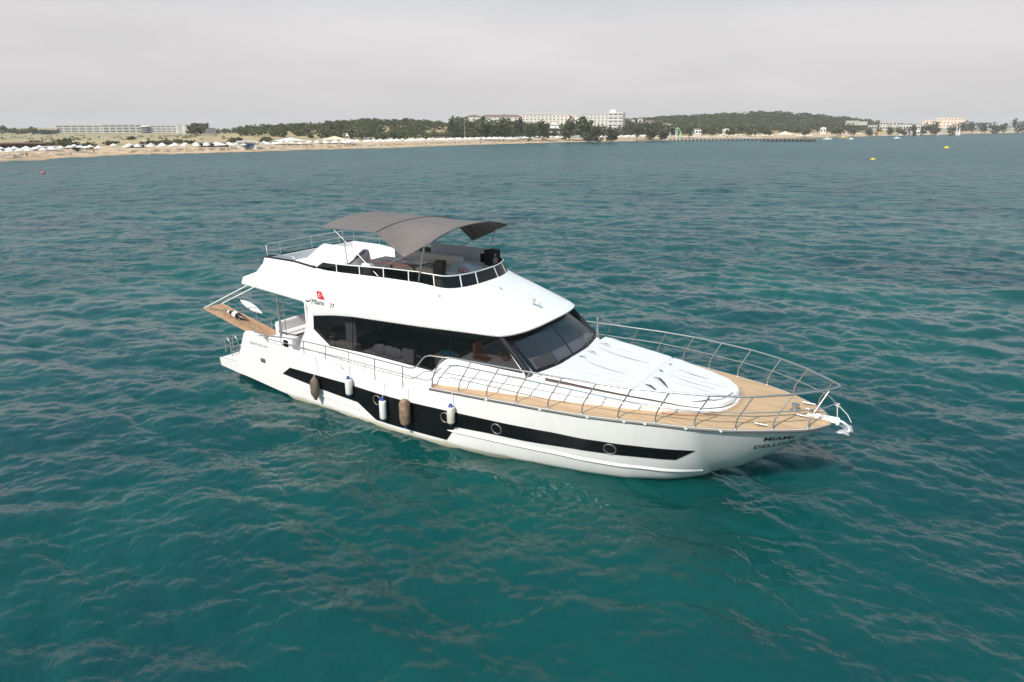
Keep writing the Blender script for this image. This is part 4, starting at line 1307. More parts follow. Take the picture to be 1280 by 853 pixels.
# ================================================================== FENDERS along the starboard side
M['fsock'] = mat('muddy_fender_sock', (0.14, 0.11, 0.085), 0.9, var=0.45, vscale=4, bump=0.5, bscale=30)
M['fsock2'] = mat('stained_fender_sock', (0.23, 0.155, 0.10), 0.9, var=0.65, vscale=5, bump=0.5, bscale=25)
M['fwhite'] = mat('white_fender_vinyl', (0.74, 0.74, 0.72), 0.4, var=0.05)
M['fblue'] = mat('blue_fender_cap', (0.03, 0.06, 0.30), 0.45)
M['fpatch'] = mat('dirty_white_fender_vinyl', (0.66, 0.63, 0.55), 0.5, var=0.2, vscale=7)
yM = Matrix.Translation(yacht.location) @ Matrix.Rotation(-HEAD, 4, 'Z')
def fender(x, z0, z1, r, kind, label, rope_x, rope_z):
    y = -(max(hull_y(x, z1), hull_y(x, z0), hull_y(x, (z0 + z1) / 2)) + r + .03)
    base = yM @ Vector((x, y, z0))
    root = empty('boat_fender', base, -HEAD)
    tag(root, label, 'fender', 'fenders hung along the starboard side')
    h = z1 - z0
    mb = MB()
    if kind == 'sock':
        mb.lathe([(.01, 0), (.05, .02), (r * .55, .14 * h), (r * .92, .28 * h), (r, .45 * h), (r, .65 * h), (r * .93, .80 * h), (r * .62, .92 * h), (.06, .97 * h), (.04, h)], n=20)
        mb.build('body', M['fsock'], root, smooth=50)
    elif kind == 'sock2':
        mb.lathe([(.01, 0), (r * .6, .03 * h), (r * .9, .10 * h), (r, .22 * h), (r, .78 * h), (r * .92, .88 * h), (r * .6, .96 * h), (.05, h)], n=20)
        mb.build('body', M['fsock2'], root, smooth=50)
        e = MB(); e.lathe([(.01, -.10), (.055, -.09), (.06, -.01), (.02, .01)], n=12); e.build('end_cap', M['fblue'], root, smooth=50)
    else:
        mb.lathe([(r * .35, 0), (r * .8, .03 * h), (r, .10 * h), (r, .78 * h), (r * .94, .83 * h), (r * .7, .86 * h)], n=20)
        mb.build('body', M['fpatch'] if kind == 'dirty' else M['fwhite'], root, smooth=50)
        e = MB(); e.lathe([(r * .72, .85 * h), (r * .62, .90 * h), (.05, .94 * h), (.045, h), (.01, h + .01)], n=16); e.build('end_cap', M['fblue'], root, smooth=50)
        e = MB(); e.lathe([(.01, -.05), (.045, -.045), (.05, -.005), (r * .4, .01)], n=14); e.build('end_cap', M['fblue'], root, smooth=50)
    tp = Vector((rope_x - x, -(ys(rope_x) + .0) - y + .02, rope_z - z0))
    ed = Vector(((rope_x - x) * .6, -(ys(rope_x) + .03) - y, zs(rope_x) - z0))
    rp = MB(); rp.tube([(0, 0, h - .02), ed if rope_z > zs(rope_x) + .1 else ed * .98, tp], .010, 6)
    rp.build('rope', M['rope'], root, smooth=60)
fender(-13.70, .42, 1.32, .17, 'sock', 'mud brown pointed fender hanging nearest the stern', -13.68, 2.53)
fender(-11.94, 1.02, 1.72, .125, 'white', 'white blue-capped fender hanging highest, between the aft brown fender and the hull step', -11.98, 2.52)
fender(-10.38, .46, 1.28, .125, 'white', 'white blue-capped fender beside the aft round portlight', -10.40, 2.5)
fender(-9.34, .52, 1.47, .185, 'sock2', 'rust and tan stained round-ended fender on the deepest part of the black stripe', -9.30, 2.49)
fender(-7.48, 1.02, 1.70, .125, 'dirty', 'off-white blue-capped fender hanging below the start of the teak deck', -7.48, 2.04)

# ================================================================== LAND
def ray_at(px, py, Y):
    u = (px - 640) / F_PX; v = (426.5 - py) / F_PX
    k = math.cos(PITCH) + v * math.sin(PITCH)
    return Vector((Y * u / k, Y, CAM_H + Y * (-math.sin(PITCH) + v * math.cos(PITCH)) / k))
def sea_at(px, py):
    u = (px - 640) / F_PX; v = (426.5 - py) / F_PX
    d = Vector((u, math.cos(PITCH) + v * math.sin(PITCH), -math.sin(PITCH) + v * math.cos(PITCH)))
    return Vector((0, 0, CAM_H)) + d * (-CAM_H / d.z)
COAST = [(-420, -500), (-230, -120), (-168, 60)] + [tuple(sea_at(*p)[:2]) for p in
        ((0, 203), (100, 197), (160, 194), (300, 190.5), (400, 187.2), (470, 185.8), (560, 182.5), (700, 178.3), (840, 175.6), (940, 173.6), (1040, 171.8), (1130, 169.8), (1280, 166))] + [(1500, 1750), (4200, 3600)]
CP = np.array(COAST)
def inland(X, Y):
    """signed distance from the waterline, positive on land"""
    X = np.asarray(X, float); Y = np.asarray(Y, float)
    best = np.full(X.shape, 1e9); sgn = np.ones(X.shape)
    for a, b_ in zip(CP[:-1], CP[1:]):
        d = b_ - a; L2 = d @ d
        t = np.clip(((X - a[0]) * d[0] + (Y - a[1]) * d[1]) / L2, 0, 1)
        ex, ey = X - a[0] - t * d[0], Y - a[1] - t * d[1]
        ds = np.hypot(ex, ey)
        c = d[0] * (Y - a[1]) - d[1] * (X - a[0])
        m = ds < best
        best = np.where(m, ds, best); sgn = np.where(m, np.sign(c), sgn)
    return best * sgn
def sst(x, a, b_):
    t = np.clip((x - a) / (b_ - a), 0, 1); return t * t * (3 - 2 * t)
def ground(X, Y):
    d = inland(X, Y)
    X = np.asarray(X, float); Y = np.asarray(Y, float)
    h = np.interp(d, [-60, -8, 0, 8, 22, 45, 90, 400], [-3, -.5, -.05, .45, 1.1, 2.0, 2.6, 1.6])
    h = h + .35 * np.sin(X / 19) * np.sin(Y / 27 + 1) * sst(d, 30, 80)
    h = h + 8.5 * np.exp(-((X + 105) / 72) ** 2 / 2 - ((Y - 570) / 95) ** 2 / 2) * sst(d, 40, 130)
    h = h + 19.5 * np.exp(-((X - 400) / 190) ** 2 / 2 - ((Y - 1000) / 170) ** 2 / 2) * sst(d, 40, 220)
    h = h + 3.0 * np.exp(-((X - 60) / 120) ** 2 / 2 - ((Y - 760) / 120) ** 2 / 2) * sst(d, 60, 200)
    h = h + 5.5 * np.exp(-((X + 900) / 160) ** 2 / 2 - ((Y - 1250) / 200) ** 2 / 2)
    return h
def gz(x, y): return float(ground(np.array([x]), np.array([y]))[0])

def build_land():
    az = np.linspace(R(-75), R(58), 420)
    rr = np.concatenate([np.linspace(120, 700, 200), np.geomspace(706, 2500, 80)])
    RR, AA = np.meshgrid(rr, az, indexing='ij')
    X = RR * np.sin(AA); Y = RR * np.cos(AA)
    d = inland(X, Y); Z = ground(X, Y)
    rng = np.random.default_rng(5)
    Z = Z + rng.normal(0, .05, Z.shape) * (d > 3)
    keep = d > -70
    co = np.stack([X, Y, Z], -1).reshape(-1, 3).astype(np.float32)
    nr, na = RR.shape
    i, j = np.meshgrid(np.arange(nr - 1), np.arange(na - 1), indexing='ij')
    ok = keep[:-1, :-1] | keep[1:, 1:]
    q = np.stack([i * na + j, i * na + j + 1, (i + 1) * na + j + 1, (i + 1) * na + j], -1)[ok]
    me = bpy.data.meshes.new('beach_and_land')
    me.from_pydata(co.tolist(), [], q.tolist())
    me.polygons.foreach_set('use_smooth', np.ones(len(me.polygons), dtype=bool))
    at = me.attributes.new('inland', 'FLOAT', 'POINT'); at.data.foreach_set('value', d.ravel().astype(np.float32))
    bm = bmesh.new(); bm.from_mesh(me)
    bmesh.ops.delete(bm, geom=[v for v in bm.verts if not v.link_faces], context='VERTS')
    bm.to_mesh(me); bm.free()
    o = bpy.data.objects.new('beach_and_land', me); COL.objects.link(o)
    tag(o, 'sandy beach with dry grassland rising behind it', None, None, 'structure')
    m = bpy.data.materials.new('sand_and_dry_grass'); m.use_nodes = True
    t = m.node_tree; b = t.nodes['Principled BSDF']; b.inputs['Roughness'].default_value = .95
    aa = t.nodes.new('ShaderNodeAttribute'); aa.attribute_name = 'inland'
    tc_ = t.nodes.new('ShaderNodeTexCoord')
    n = t.nodes.new('ShaderNodeTexNoise'); n.inputs['Scale'].default_value = .045; n.inputs['Detail'].default_value = 8
    t.links.new(tc_.outputs['Object'], n.inputs['Vector'])
    ma = t.nodes.new('ShaderNodeMath'); ma.operation = 'MULTIPLY_ADD'; ma.inputs[1].default_value = 26
    t.links.new(n.outputs['Fac'], ma.inputs[0]); t.links.new(aa.outputs['Fac'], ma.inputs[2])
    mr = t.nodes.new('ShaderNodeMapRange'); mr.inputs['From Min'].default_value = 0; mr.inputs['From Max'].default_value = 200
    t.links.new(ma.outputs[0], mr.inputs['Value'])
    rp = t.nodes.new('ShaderNodeValToRGB'); e = rp.color_ramp.elements
    e[0].position = .055; e[0].color = (.36, .235, .15, 1)
    e[1].position = .10; e[1].color = (.55, .385, .25, 1)
    for p, c in ((.30, (.53, .39, .26, 1)), (.335, (.36, .27, .155, 1)), (.55, (.43, .32, .175, 1)), (.80, (.42, .32, .175, 1)), (1.0, (.36, .29, .16, 1))):
        k = e.new(p); k.color = c
    t.links.new(mr.outputs[0], rp.inputs['Fac'])
    n2 = t.nodes.new('ShaderNodeTexNoise'); n2.inputs['Scale'].default_value = .16; n2.inputs['Detail'].default_value = 8
    t.links.new(tc_.outputs['Object'], n2.inputs['Vector'])
    r2 = t.nodes.new('ShaderNodeValToRGB'); r2.color_ramp.elements[0].position = .35; r2.color_ramp.elements[0].color = (.72, .74, .70, 1); r2.color_ramp.elements[1].position = .65; r2.color_ramp.elements[1].color = (1.12, 1.1, 1.08, 1)
    t.links.new(n2.outputs['Fac'], r2.inputs['Fac'])
    mx_ = t.nodes.new('ShaderNodeMix'); mx_.data_type = 'RGBA'; mx_.blend_type = 'MULTIPLY'; mx_.inputs[0].default_value = 1
    t.links.new(rp.outputs['Color'], mx_.inputs[6]); t.links.new(r2.outputs['Color'], mx_.inputs[7]); t.links.new(mx_.outputs[2], b.inputs['Base Color'])
    me.materials.append(m)
build_land()

# ------------------------------------------------------------------ vegetation
def leaf(name, c, var=.35):
    m = mat(name, c, .85, var=var, vscale=.35, spec=.2)
    t = m.node_tree; b = t.nodes['Principled BSDF']; o = t.nodes['Material Output']
    tl = t.nodes.new('ShaderNodeBsdfTranslucent'); mi = t.nodes.new('ShaderNodeMixShader'); mi.inputs[0].default_value = .5
    t.links.new(b.inputs['Base Color'].links[0].from_socket, tl.inputs['Color'])
    t.links.new(b.outputs[0], mi.inputs[1]); t.links.new(tl.outputs[0], mi.inputs[2]); t.links.new(mi.outputs[0], o.inputs['Surface'])
    return m
LEAF = [leaf('pine_needles', (.145, .165, .068)), leaf('olive_leaves', (.165, .160, .080)), leaf('dark_needles', (.120, .145, .070)), leaf('dry_leaves', (.170, .145, .072))]
BARK = mat('bark', (.12, .085, .06), .9, var=.3)
def clump(mb, p, s, rng):
    """two crossed ragged leaf sprays"""
    for _ in range(2):
        a = rng.random() * PI; b_ = (rng.random() - .5) * 2.4 + PI / 2
        u = Vector((math.cos(a), math.sin(a), .25 * (rng.random() - .5))) * s
        v = Vector((-math.sin(a) * math.sin(b_), math.cos(a) * math.sin(b_), math.cos(b_))) * s * .8
        mb.add([p - u * .9 - v * .4, p + u * .2 - v, p + u + v * .1, p + u * .3 + v * .9, p - u * .6 + v * .8], [(0, 1, 2, 3, 4)])
def crown(mb, c, w, h, n, rng, s, flat=False):
    lobes = []
    for k in range(7):
        a = rng.random() * 2 * PI; r_ = (.15 + .5 * rng.random()) * w / 2
        zz = (rng.random() - .5) * h * (.35 if flat else .6)
        lobes.append((Vector((r_ * math.cos(a), r_ * math.sin(a), zz)), (.30 + .22 * rng.random())))
    for _ in range(n):
        lc, lr = rng.choice(lobes)
        d = Vector((rng.gauss(0, 1), rng.gauss(0, 1), rng.gauss(0, 1))).normalized()
        q = rng.random() ** .4
        p = Vector((lc.x + d.x * q * lr * w * .62, lc.y + d.y * q * lr * w * .62, lc.z + d.z * q * lr * h * .85))
        clump(mb, c + p, s * (.7 + .7 * rng.random()), rng)
def tree(name, X, Y, z0, h, w, label, kind=0, group=None, cat='tree', trunk=.3, flat=False, n=190, seed=0, wood=None):
    rng = random.Random(seed * 77 + int(X * 3) + int(Y))
    root = empty(name, (X, Y, z0))
    tag(root, label, cat, group)
    mb = MB()
    ch = h * (1 - trunk)
    crown(mb, Vector((0, 0, h * trunk + ch / 2)), w, ch, n, rng, max(.045 * w, .34) * (1.5 if w < 6 else 1.5), flat)
    mb.build('crown' if cat == 'tree' else 'foliage', LEAF[kind], root)
    t = MB(); r0 = max(.09, .022 * h)
    t.tube([(0, 0, -.5), (.04 * h, 0, h * trunk * .6), (.02 * h, .02 * h, h * (trunk + .25))], [r0, r0 * .8, r0 * .45], 7)
    if cat == 'tree':
        for k in range(4):
            a = k * 1.7 + rng.random()
            t.tube([(.03 * h, 0, h * trunk * .75), (.14 * w * math.cos(a), .14 * w * math.sin(a), h * (trunk + .12)), (.3 * w * math.cos(a), .3 * w * math.sin(a), h * (trunk + .3))], [r0 * .5, r0 * .4, r0 * .2], 5)
    t.build('trunk' if cat == 'tree' else 'stem', BARK, root, smooth=60)
    return root
def tree_px(name, px0, px1, ytop, Y, label, kind=0, group=None, cat='tree', trunk=.3, flat=False, n=190, dz=0):
    c = ray_at((px0 + px1) / 2, ytop, Y)
    w = (px1 - px0) * Y / 872 * 1.15
    z0 = gz(c.x, c.y) + dz
    h = max(c.z - z0, 1.2)
    return tree(name, c.x, c.y, z0, h, w, label, kind, group, cat, trunk, flat, n, int(px0))

G1 = 'trees and bushes of the dry shore on the left'
tree_px('olive_tree', 231, 258, 155.5, 480, 'broad olive-green tree standing alone on the dry field before the low hotel', 1, G1, trunk=.25, n=320)
tree_px('shrub', 70, 92, 172, 268, 'rounded bright green bush tallest of the cluster behind the left beach', 1, G1, 'bush', .08, n=190)
tree_px('shrub', 84, 101, 177, 258, 'dark green bush leaning against the rounded bright green one', 2, G1, 'bush', .08)
tree_px('shrub', 100, 116, 177, 268, 'dark bush standing alone just right of the green bush cluster', 2, G1, 'bush', .08)
tree_px('shrub', 38, 56, 176, 285, 'olive bush rising behind the roof of the long red-brown shed', 1, G1, 'bush', .08)
tree_px('shrub', 52, 69, 178, 276, 'grey-green bush behind the small white hut', 3, G1, 'bush', .08)
tree_px('shrub', 216, 229, 173, 330, 'small dark shrub in the dry grass beneath the low hotel', 0, G1, 'bush', .05, n=90)
tree_px('shrub', 157, 167, 171, 360, 'small brown-green shrub on the upper dry slope', 3, G1, 'bush', .05, n=80)
tree_px('shrub', 180, 212, 176, 310, 'wide low sage shrub behind the white parasols', 3, G1, 'bush', .05, n=170, flat=True)
tree_px('shrub', 128, 150, 176.5, 300, 'low grey-green shrub left of the dark beach kiosk', 3, G1, 'bush', .05, n=110, flat=True)
tree_px('shrub', 284, 302, 172, 350, 'green bush left of the kiosk with the blue hatch', 1, G1, 'bush', .08)
tree_px('shrub', 321, 339, 170.5, 345, 'dark green bush between the blue-hatch kiosk and the white tent', 0, G1, 'bush', .1)
tree_px('shrub', 228, 243, 176, 325, 'pale shrub left of the red-brown beach shed', 3, G1, 'bush', .05, n=90)
# far treeline on the left
for k, (a, b_, yt) in enumerate(((-14, 8, 158.5), (4, 22, 160), (18, 34, 161.5), (30, 46, 160), (42, 60, 161), (56, 73, 162.5))):
    tree_px('distant_tree', a, b_, yt, 700 + 30 * (k % 3), 'dark hazy tree in the far row left of the low hotel', (0, 2, 1)[k % 3], 'far trees left of the low hotel', trunk=.15, n=170)
for k, (a, b_, yt) in enumerate(((266, 276, 161), (274, 286, 160.5), (283, 296, 159.5), (292, 306, 157.5))):
    tree_px('distant_tree', a, b_, yt, 720, 'small hazy tree in the gap between the low hotel and the wooded dune', (0, 2)[k % 2], 'far trees right of the low hotel', trunk=.15, n=120)

G2 = 'pines before the long cream hotel'
tree_px('pine_tree', 560, 573, 144, 470, 'tall dark pine between the white-roofed house and the pink house', 2, G2, trunk=.18, n=300)
tree_px('pine_tree', 573, 596, 148, 480, 'bushy green pine left of the cream hotel, behind the lamp mast', 0, G2, trunk=.08, n=320)
tree_px('pine_tree', 596, 622, 149.5, 440, 'wide flat-topped pine covering the left end of the cream hotel', 0, G2, trunk=.10, flat=True, n=420)
tree_px('pine_tree', 617, 640, 150, 440, 'wide flat-topped pine, second from the left before the cream hotel', 0, G2, trunk=.10, flat=True, n=400)
tree_px('pine_tree', 600, 609, 143.5, 560, 'narrow dark pine rising over the hotel roof line at its left end', 2, G2, trunk=.35, n=180)
tree_px('pine_tree', 622, 634, 146, 540, 'small dark pine before the middle of the hotel facade', 2, G2, trunk=.3, n=180)
tree_px('pine_tree', 639, 658, 145.5, 470, 'tall round dark pine before the hotel middle', 2, G2, trunk=.12, n=380)
tree_px('pine_tree', 655, 672, 152, 450, 'green pine left of the white terraced pavilion', 0, G2, trunk=.08, n=300)
tree_px('pine_tree', 668, 687, 150, 455, 'dense green pine touching the white terraced pavilion', 0, G2, trunk=.08, n=340)
tree_px('pine_tree', 701, 722, 146, 470, 'tall broad pine right of the white terraced pavilion', 0, G2, trunk=.08, n=420)
tree_px('pine_tree', 716, 744, 148.5, 475, 'broad dark pine in front of the tall hotel block', 0, G2, trunk=.08, n=440)
tree_px('pine_tree', 738, 757, 157, 440, 'low olive pine beneath the tall hotel block', 1, G2, trunk=.08, n=280)
tree_px('pine_tree', 753, 774, 157.5, 440, 'low spreading olive pine at the foot of the hotel tower', 1, G2, trunk=.08, flat=True, n=300)
tree_px('pine_tree', 780, 792, 149, 560, 'dark pine just right of the hotel tower', 2, G2, trunk=.25, n=200)
tree_px('pine_tree', 788, 804, 156, 500, 'olive green tree below the small cream houses', 1, G2, trunk=.25, n=200)
tree_px('pine_tree', 806, 826, 156, 510, 'bright green tree between the small houses and the water slide', 0, G2, trunk=.08, n=280)
tree_px('pine_tree', 822, 842, 158, 500, 'low olive tree left of the turquoise water slide', 1, G2, trunk=.2, n=220)
for k, (a, b_, yt, y_) in enumerate(((856, 870, 158, 560), (884, 897, 160, 580), (905, 921, 159, 600), (930, 948, 160, 620), (952, 966, 161, 620), (1000, 1014, 160, 640), (1040, 1056, 159, 680), (1060, 1072, 160, 690))):
    tree_px('shore_tree', a, b_, yt, y_, 'low round tree behind the sand near the long pier', (0, 1)[k % 2], 'low trees behind the pier beach', trunk=.2, n=150)
for a, b_, yt, k in ((1083, 1094, 159, 0), (1092, 1103, 160, 1), (1108, 1119, 158.5, 0), (1128, 1138, 159.5, 1), (1146, 1158, 158.5, 0), (1164, 1176, 158, 1), (1184, 1196, 156, 0)):
    tree_px('shore_tree', a, b_, yt, 735 + .6 * (a - 1083), 'leafy tree screening the white villas', k, 'trees among the villas', trunk=.1, n=170)
tree_px('shore_tree', 1137, 1148, 158, 730, 'dark conical tree standing before the white villas', 2, 'trees among the villas', trunk=.1, n=190)
tree_px('shore_tree', 1118, 1130, 160, 740, 'green tree between the villas', 1, 'trees among the villas', trunk=.2, n=140)
tree_px('shore_tree', 1158, 1175, 153, 800, 'green tree left of the beige hotel block', 0, 'trees among the villas', trunk=.2, n=190)
for k, (a, b_, yt) in enumerate(((1198, 1212, 151), (1210, 1224, 152.5), (1222, 1238, 153), (1236, 1252, 154.5), (1250, 1264, 153.5), (1274, 1288, 152))):
    tree_px('shore_tree', a, b_, yt, 960, 'hazy tree in the row at the far right end of the shore', (0, 1)[k % 2], 'far right tree row', trunk=.2, n=150)
tree_px('shore_tree', 1266, 1277, 148.5, 940, 'tall loose-crowned tree, highest at the far right shore', 1, 'far right tree row', trunk=.4, n=190)

def woodland(name, label, pick, N, seed, hh, ww, s, k, dmin=52):
    rng = random.Random(seed)
    mb = MB(); cnt = 0
    while cnt < N:
        x, y = pick(rng)
        d = float(inland(np.array([x]), np.array([y]))[0])
        if d < dmin: continue
        z = gz(x, y); h = hh * (.65 + .6 * rng.random()); w = ww * (.7 + .6 * rng.random())
        mb.cur = rng.choice((0, 0, 0, 1, 1, 2, 2, 3))
        for _ in range(k):
            th = rng.random() * 2 * PI; zf = rng.random(); r_ = w / 2 * math.sqrt(max(0, 1 - (2 * zf - 1) ** 2)) * (.75 + .35 * rng.random())
            clump(mb, Vector((x + r_ * math.cos(th), y + r_ * math.sin(th), z + h * (.12 + .85 * zf))), s * (.7 + .6 * rng.random()), rng)
        cnt += 1
    o = mb.build(name, LEAF, None)
    tag(o, label, None, None, 'stuff')
def pickL(rng):
    px = rng.uniform(300, 640); Y = rng.uniform(400, 640)
    return ((px - 640) / 872 * Y, Y)
woodland('woodland', 'dense green pine scrub covering the low dune on the left', pickL, 560, 3, 4.3, 5.6, .72, 44)
def pickR(rng):
    px = rng.uniform(772, 1200); Y = rng.uniform(520, 1080)
    return ((px - 640) / 872 * Y, Y)
woodland('woodland', 'dark pine wood covering the hill on the right', pickR, 1500, 4, 8.0, 9.0, 1.2, 34, 75)
def pickM(rng):
    px = rng.uniform(570, 790); Y = rng.uniform(440, 610)
    return ((px - 640) / 872 * Y, Y)
woodland('woodland', 'dense green belt between the beach and the cream hotel', pickM, 360, 6, 7.2, 6.8, .85, 34)
def pickF(rng):
    px = rng.uniform(-40, 300); Y = rng.uniform(250, 620)
    return ((px - 640) / 872 * Y, Y)
woodland('undergrowth', 'scattered low scrub in the dry field', pickF, 120, 8, 1.0, 2.2, .35, 12)

def pickE(rng):
    px = rng.uniform(1190, 1310); Y = rng.uniform(960, 1180)
    return ((px - 640) / 872 * Y, Y)
woodland('woodland', 'low tree belt along the far right shore', pickE, 170, 9, 8.0, 9.0, 1.3, 26, 70)
# ------------------------------------------------------------------ buildings
M['render_w'] = mat('white_render', (.70, .68, .65), .8, var=.05, vscale=.4)
M['render_c'] = mat('cream_render', (.70, .66, .61), .8, var=.06, vscale=.4)
M['render_p'] = mat('pink_render', (.58, .40, .34), .8, var=.06, vscale=.4)
M['render_b'] = mat('beige_render', (.66, .56, .47), .8, var=.06, vscale=.4)
M['winglass'] = mat('dark_window_glass', (.05, .06, .075), .4, var=.3, vscale=.6, spec=.2)
M['roofred'] = mat('brown_roof_tiles', (.20, .13, .10), .8, var=.2, vscale=.8)
M['roofgrey'] = mat('grey_roof', (.30, .29, .29), .8)
M['darkred'] = mat('red_brown_timber', (.085, .035, .035), .8, var=.3)
M['awn'] = mat('white_canvas', (.66, .64, .61), .8, var=.04)
M['awncream'] = mat('cream_canvas', (.66, .55, .42), .8, var=.05)
M['bluehatch'] = mat('blue_hatch', (.05, .10, .26), .6)
def face_root(name, px, Y, z, label, cat, group=None, rot=0.0):
    c = ray_at(px, 158, Y)
    root = empty(name, (c.x, c.y, z), -math.atan2(c.x, c.y) + rot)
    tag(root, label, cat, group)
    return root
WINS = {}
def win_mesh(w, h, fm):
    key = (round(w, 2), round(h, 2), fm)
    if key not in WINS:
        mb = MB(); mb.box((0, 0, 0), (w, .25, h)); o = mb.build('window', M['winglass']); me = o.data
        fb = MB()
        for sx in (-1, 1): fb.box((sx * (w / 2 + .1), -.05, 0), (.2, .4, h + .3))
        fb.box((0, -.05, h / 2 + .08), (w, .4, .16)); fb.box((0, -.35, -h / 2 + .35), (w + .4, .15, .8)); fb.box((0, -.2, -h / 2 - .1), (w + .4, .7, .18))
        f = fb.build('balcony_frame', M[fm]); fme = f.data
        bpy.data.objects.remove(o); bpy.data.objects.remove(f)
        WINS[key] = (me, fme)
    return WINS[key]
def block(px0, px1, ytop, Y, label, floors, bays, wall='render_w', depth=14, roof='flat', rot=0.0, name='hotel_block', cat='hotel', group=None, zb=None, frames=True, wfrac=.62, hfrac=.55):
    pc = (px0 + px1) / 2
    c = ray_at(pc, ytop, Y)
    z0 = gz(c.x, c.y) - .3 if zb is None else zb
    H = c.z - z0; w = (px1 - px0) * Y / 872
    root = face_root(name, pc, Y, z0, label, cat, group, rot)
    mb = MB(); mb.box((0, depth / 2, H / 2), (w, depth, H)); mb.build('wall', M[wall], root)
    rf = MB()
    if roof == 'flat':
        rf.box((0, depth / 2, H + .2), (w + .8, depth + .8, .4)); rf.build('roof', M[wall], root)
    elif roof == 'none': pass
    else:
        rh = H * .16
        rf.add([(-w / 2 - .5, -.5, H), (w / 2 + .5, -.5, H), (w / 2 + .5, depth + .5, H), (-w / 2 - .5, depth + .5, H), (-w / 2 + depth * .3, depth / 2, H + rh), (w / 2 - depth * .3, depth / 2, H + rh)],
               [(0, 1, 5, 4), (1, 2, 5), (2, 3, 4, 5), (3, 0, 4), (3, 2, 1, 0)])
        rf.build('roof', M[roof], root)
    if floors:
        fh = (H - .6) / floors; bw = w / bays
        me, fme = win_mesh(bw * wfrac, fh * hfrac, wall)
        for i in range(floors):
            for j in range(bays):
                o = bpy.data.objects.new('window', me); COL.objects.link(o); o.parent = root
                o.location = (-w / 2 + bw * (j + .5), -.06, .4 + fh * (i + .52))
                if frames:
                    f = bpy.data.objects.new('balcony_frame', fme); COL.objects.link(f); f.parent = o
    return root, w, H
GL = 'wings of the low white hotel'
YL = 860
block(74, 129, 157.2, YL, 'leftmost three-storey wing of the low white hotel', 3, 7, wfrac=.74, hfrac=.6, group=GL)
block(131, 174, 156.4, YL + 8, 'white hotel wing left of the dark round stair tower', 3, 6, wfrac=.74, hfrac=.6, group=GL)
block(189, 219, 157.4, YL + 5, 'white hotel wing right of the dark round stair tower', 3, 5, wfrac=.74, hfrac=.6, group=GL)
block(220, 236, 156.0, YL, 'plain white hotel block behind the lone olive tree', 3, 2, wfrac=.4, hfrac=.4, group=GL)
block(254, 267, 160.5, YL, 'low dark-fronted annex right of the lone olive tree', 2, 3, 'roofgrey', wfrac=.8, hfrac=.7, group=GL)
r0 = face_root('stair_tower', 182, YL - 6, 1.2, 'dark glazed round stair tower in the middle of the low white hotel', 'tower', GL)
mb = MB(); mb.lathe([(5.6, 0), (5.6, 8.0)], (0, 5, 0), 24); mb.build('glass_drum', M['winglass'], r0, smooth=40)
mb = MB(); mb.lathe([(6.0, 8.0), (6.0, 8.6), (3, 9.4), (.1, 9.6)], (0, 5, 0), 24)
for z in (2.6, 5.2): mb.lathe([(5.7, z), (5.75, z + .1), (5.7, z + .35)], (0, 5, 0), 24)
mb.build('roof', M['render_w'], r0, smooth=40)

GC = 'wings of the long cream hotel'
block(583, 601, 146.0, 600, 'small cream gable block at the left end of the long hotel', 4, 3, 'render_c', group=GC, roof='roofred', wfrac=.4, hfrac=.45)
block(601, 652, 146.2, 640, 'long cream hotel wing with a brown roof, half hidden by flat pines', 4, 10, 'render_c', group=GC, roof='roofred', wfrac=.5, hfrac=.5)
block(652, 690, 143.2, 620, 'cream hotel wing between the round pine and the terraced pavilion', 5, 8, 'render_c', group=GC, wfrac=.5, hfrac=.5)
block(690, 724, 143.4, 640, 'cream hotel wing rising behind the terraced pavilion', 5, 7, 'render_c', group=GC, wfrac=.45, hfrac=.5)
block(731, 760, 142.6, 600, 'tall white hotel block left of the hotel tower', 6, 6, 'render_w', group=GC, wfrac=.35, hfrac=.5, rot=.25)
_, w_, H_ = block(760, 778, 141.6, 590, 'tallest white hotel tower with open balconies', 6, 3, 'render_w', group=GC, wfrac=.8, hfrac=.6, rot=-.15)
mb = MB(); mb.box((-3.0, 5, H_ + 1.4), (5, 5, 2.8)); mb.build('roof_house', M['render_w'], _)
# white terraced pavilion
r0 = face_root('terraced_pavilion', 693, 520, gz(32, 520), 'white terraced pavilion with stepped roofs before the cream hotel', 'pavilion')
mb = MB()
mb.box((0, 4, 1.6), (9.6, 9, 3.2)); mb.box((0, 4, 4.6), (8, 7.4, 2.4)); mb.box((0, 4, 7.4), (6.4, 6, 2.4))
mb.build('wall', M['render_w'], r0)
mb = MB()
for z, w in ((3.2, 5.8), (6.0, 4.8), (8.7, 3.8)):
    mb.add([(-w, 4 - w, z), (w, 4 - w, z), (w, 4 + w, z), (-w, 4 + w, z), (0, 4, z + 1.5)], [(0, 1, 4), (1, 2, 4), (2, 3, 4), (3, 0, 4), (3, 2, 1, 0)])
mb.build('roof', M['awn'], r0)
for z, n_, w in ((1.5, 5, 9.6), (4.6, 4, 8)):
    for k in range(n_):
        mb = MB(); mb.box((-w / 2 + w * (k + .5) / n_, -.56 if z < 2 else .26, z), (w / n_ * .6, .12, 1.7)); mb.build('window', M['winglass'], r0)
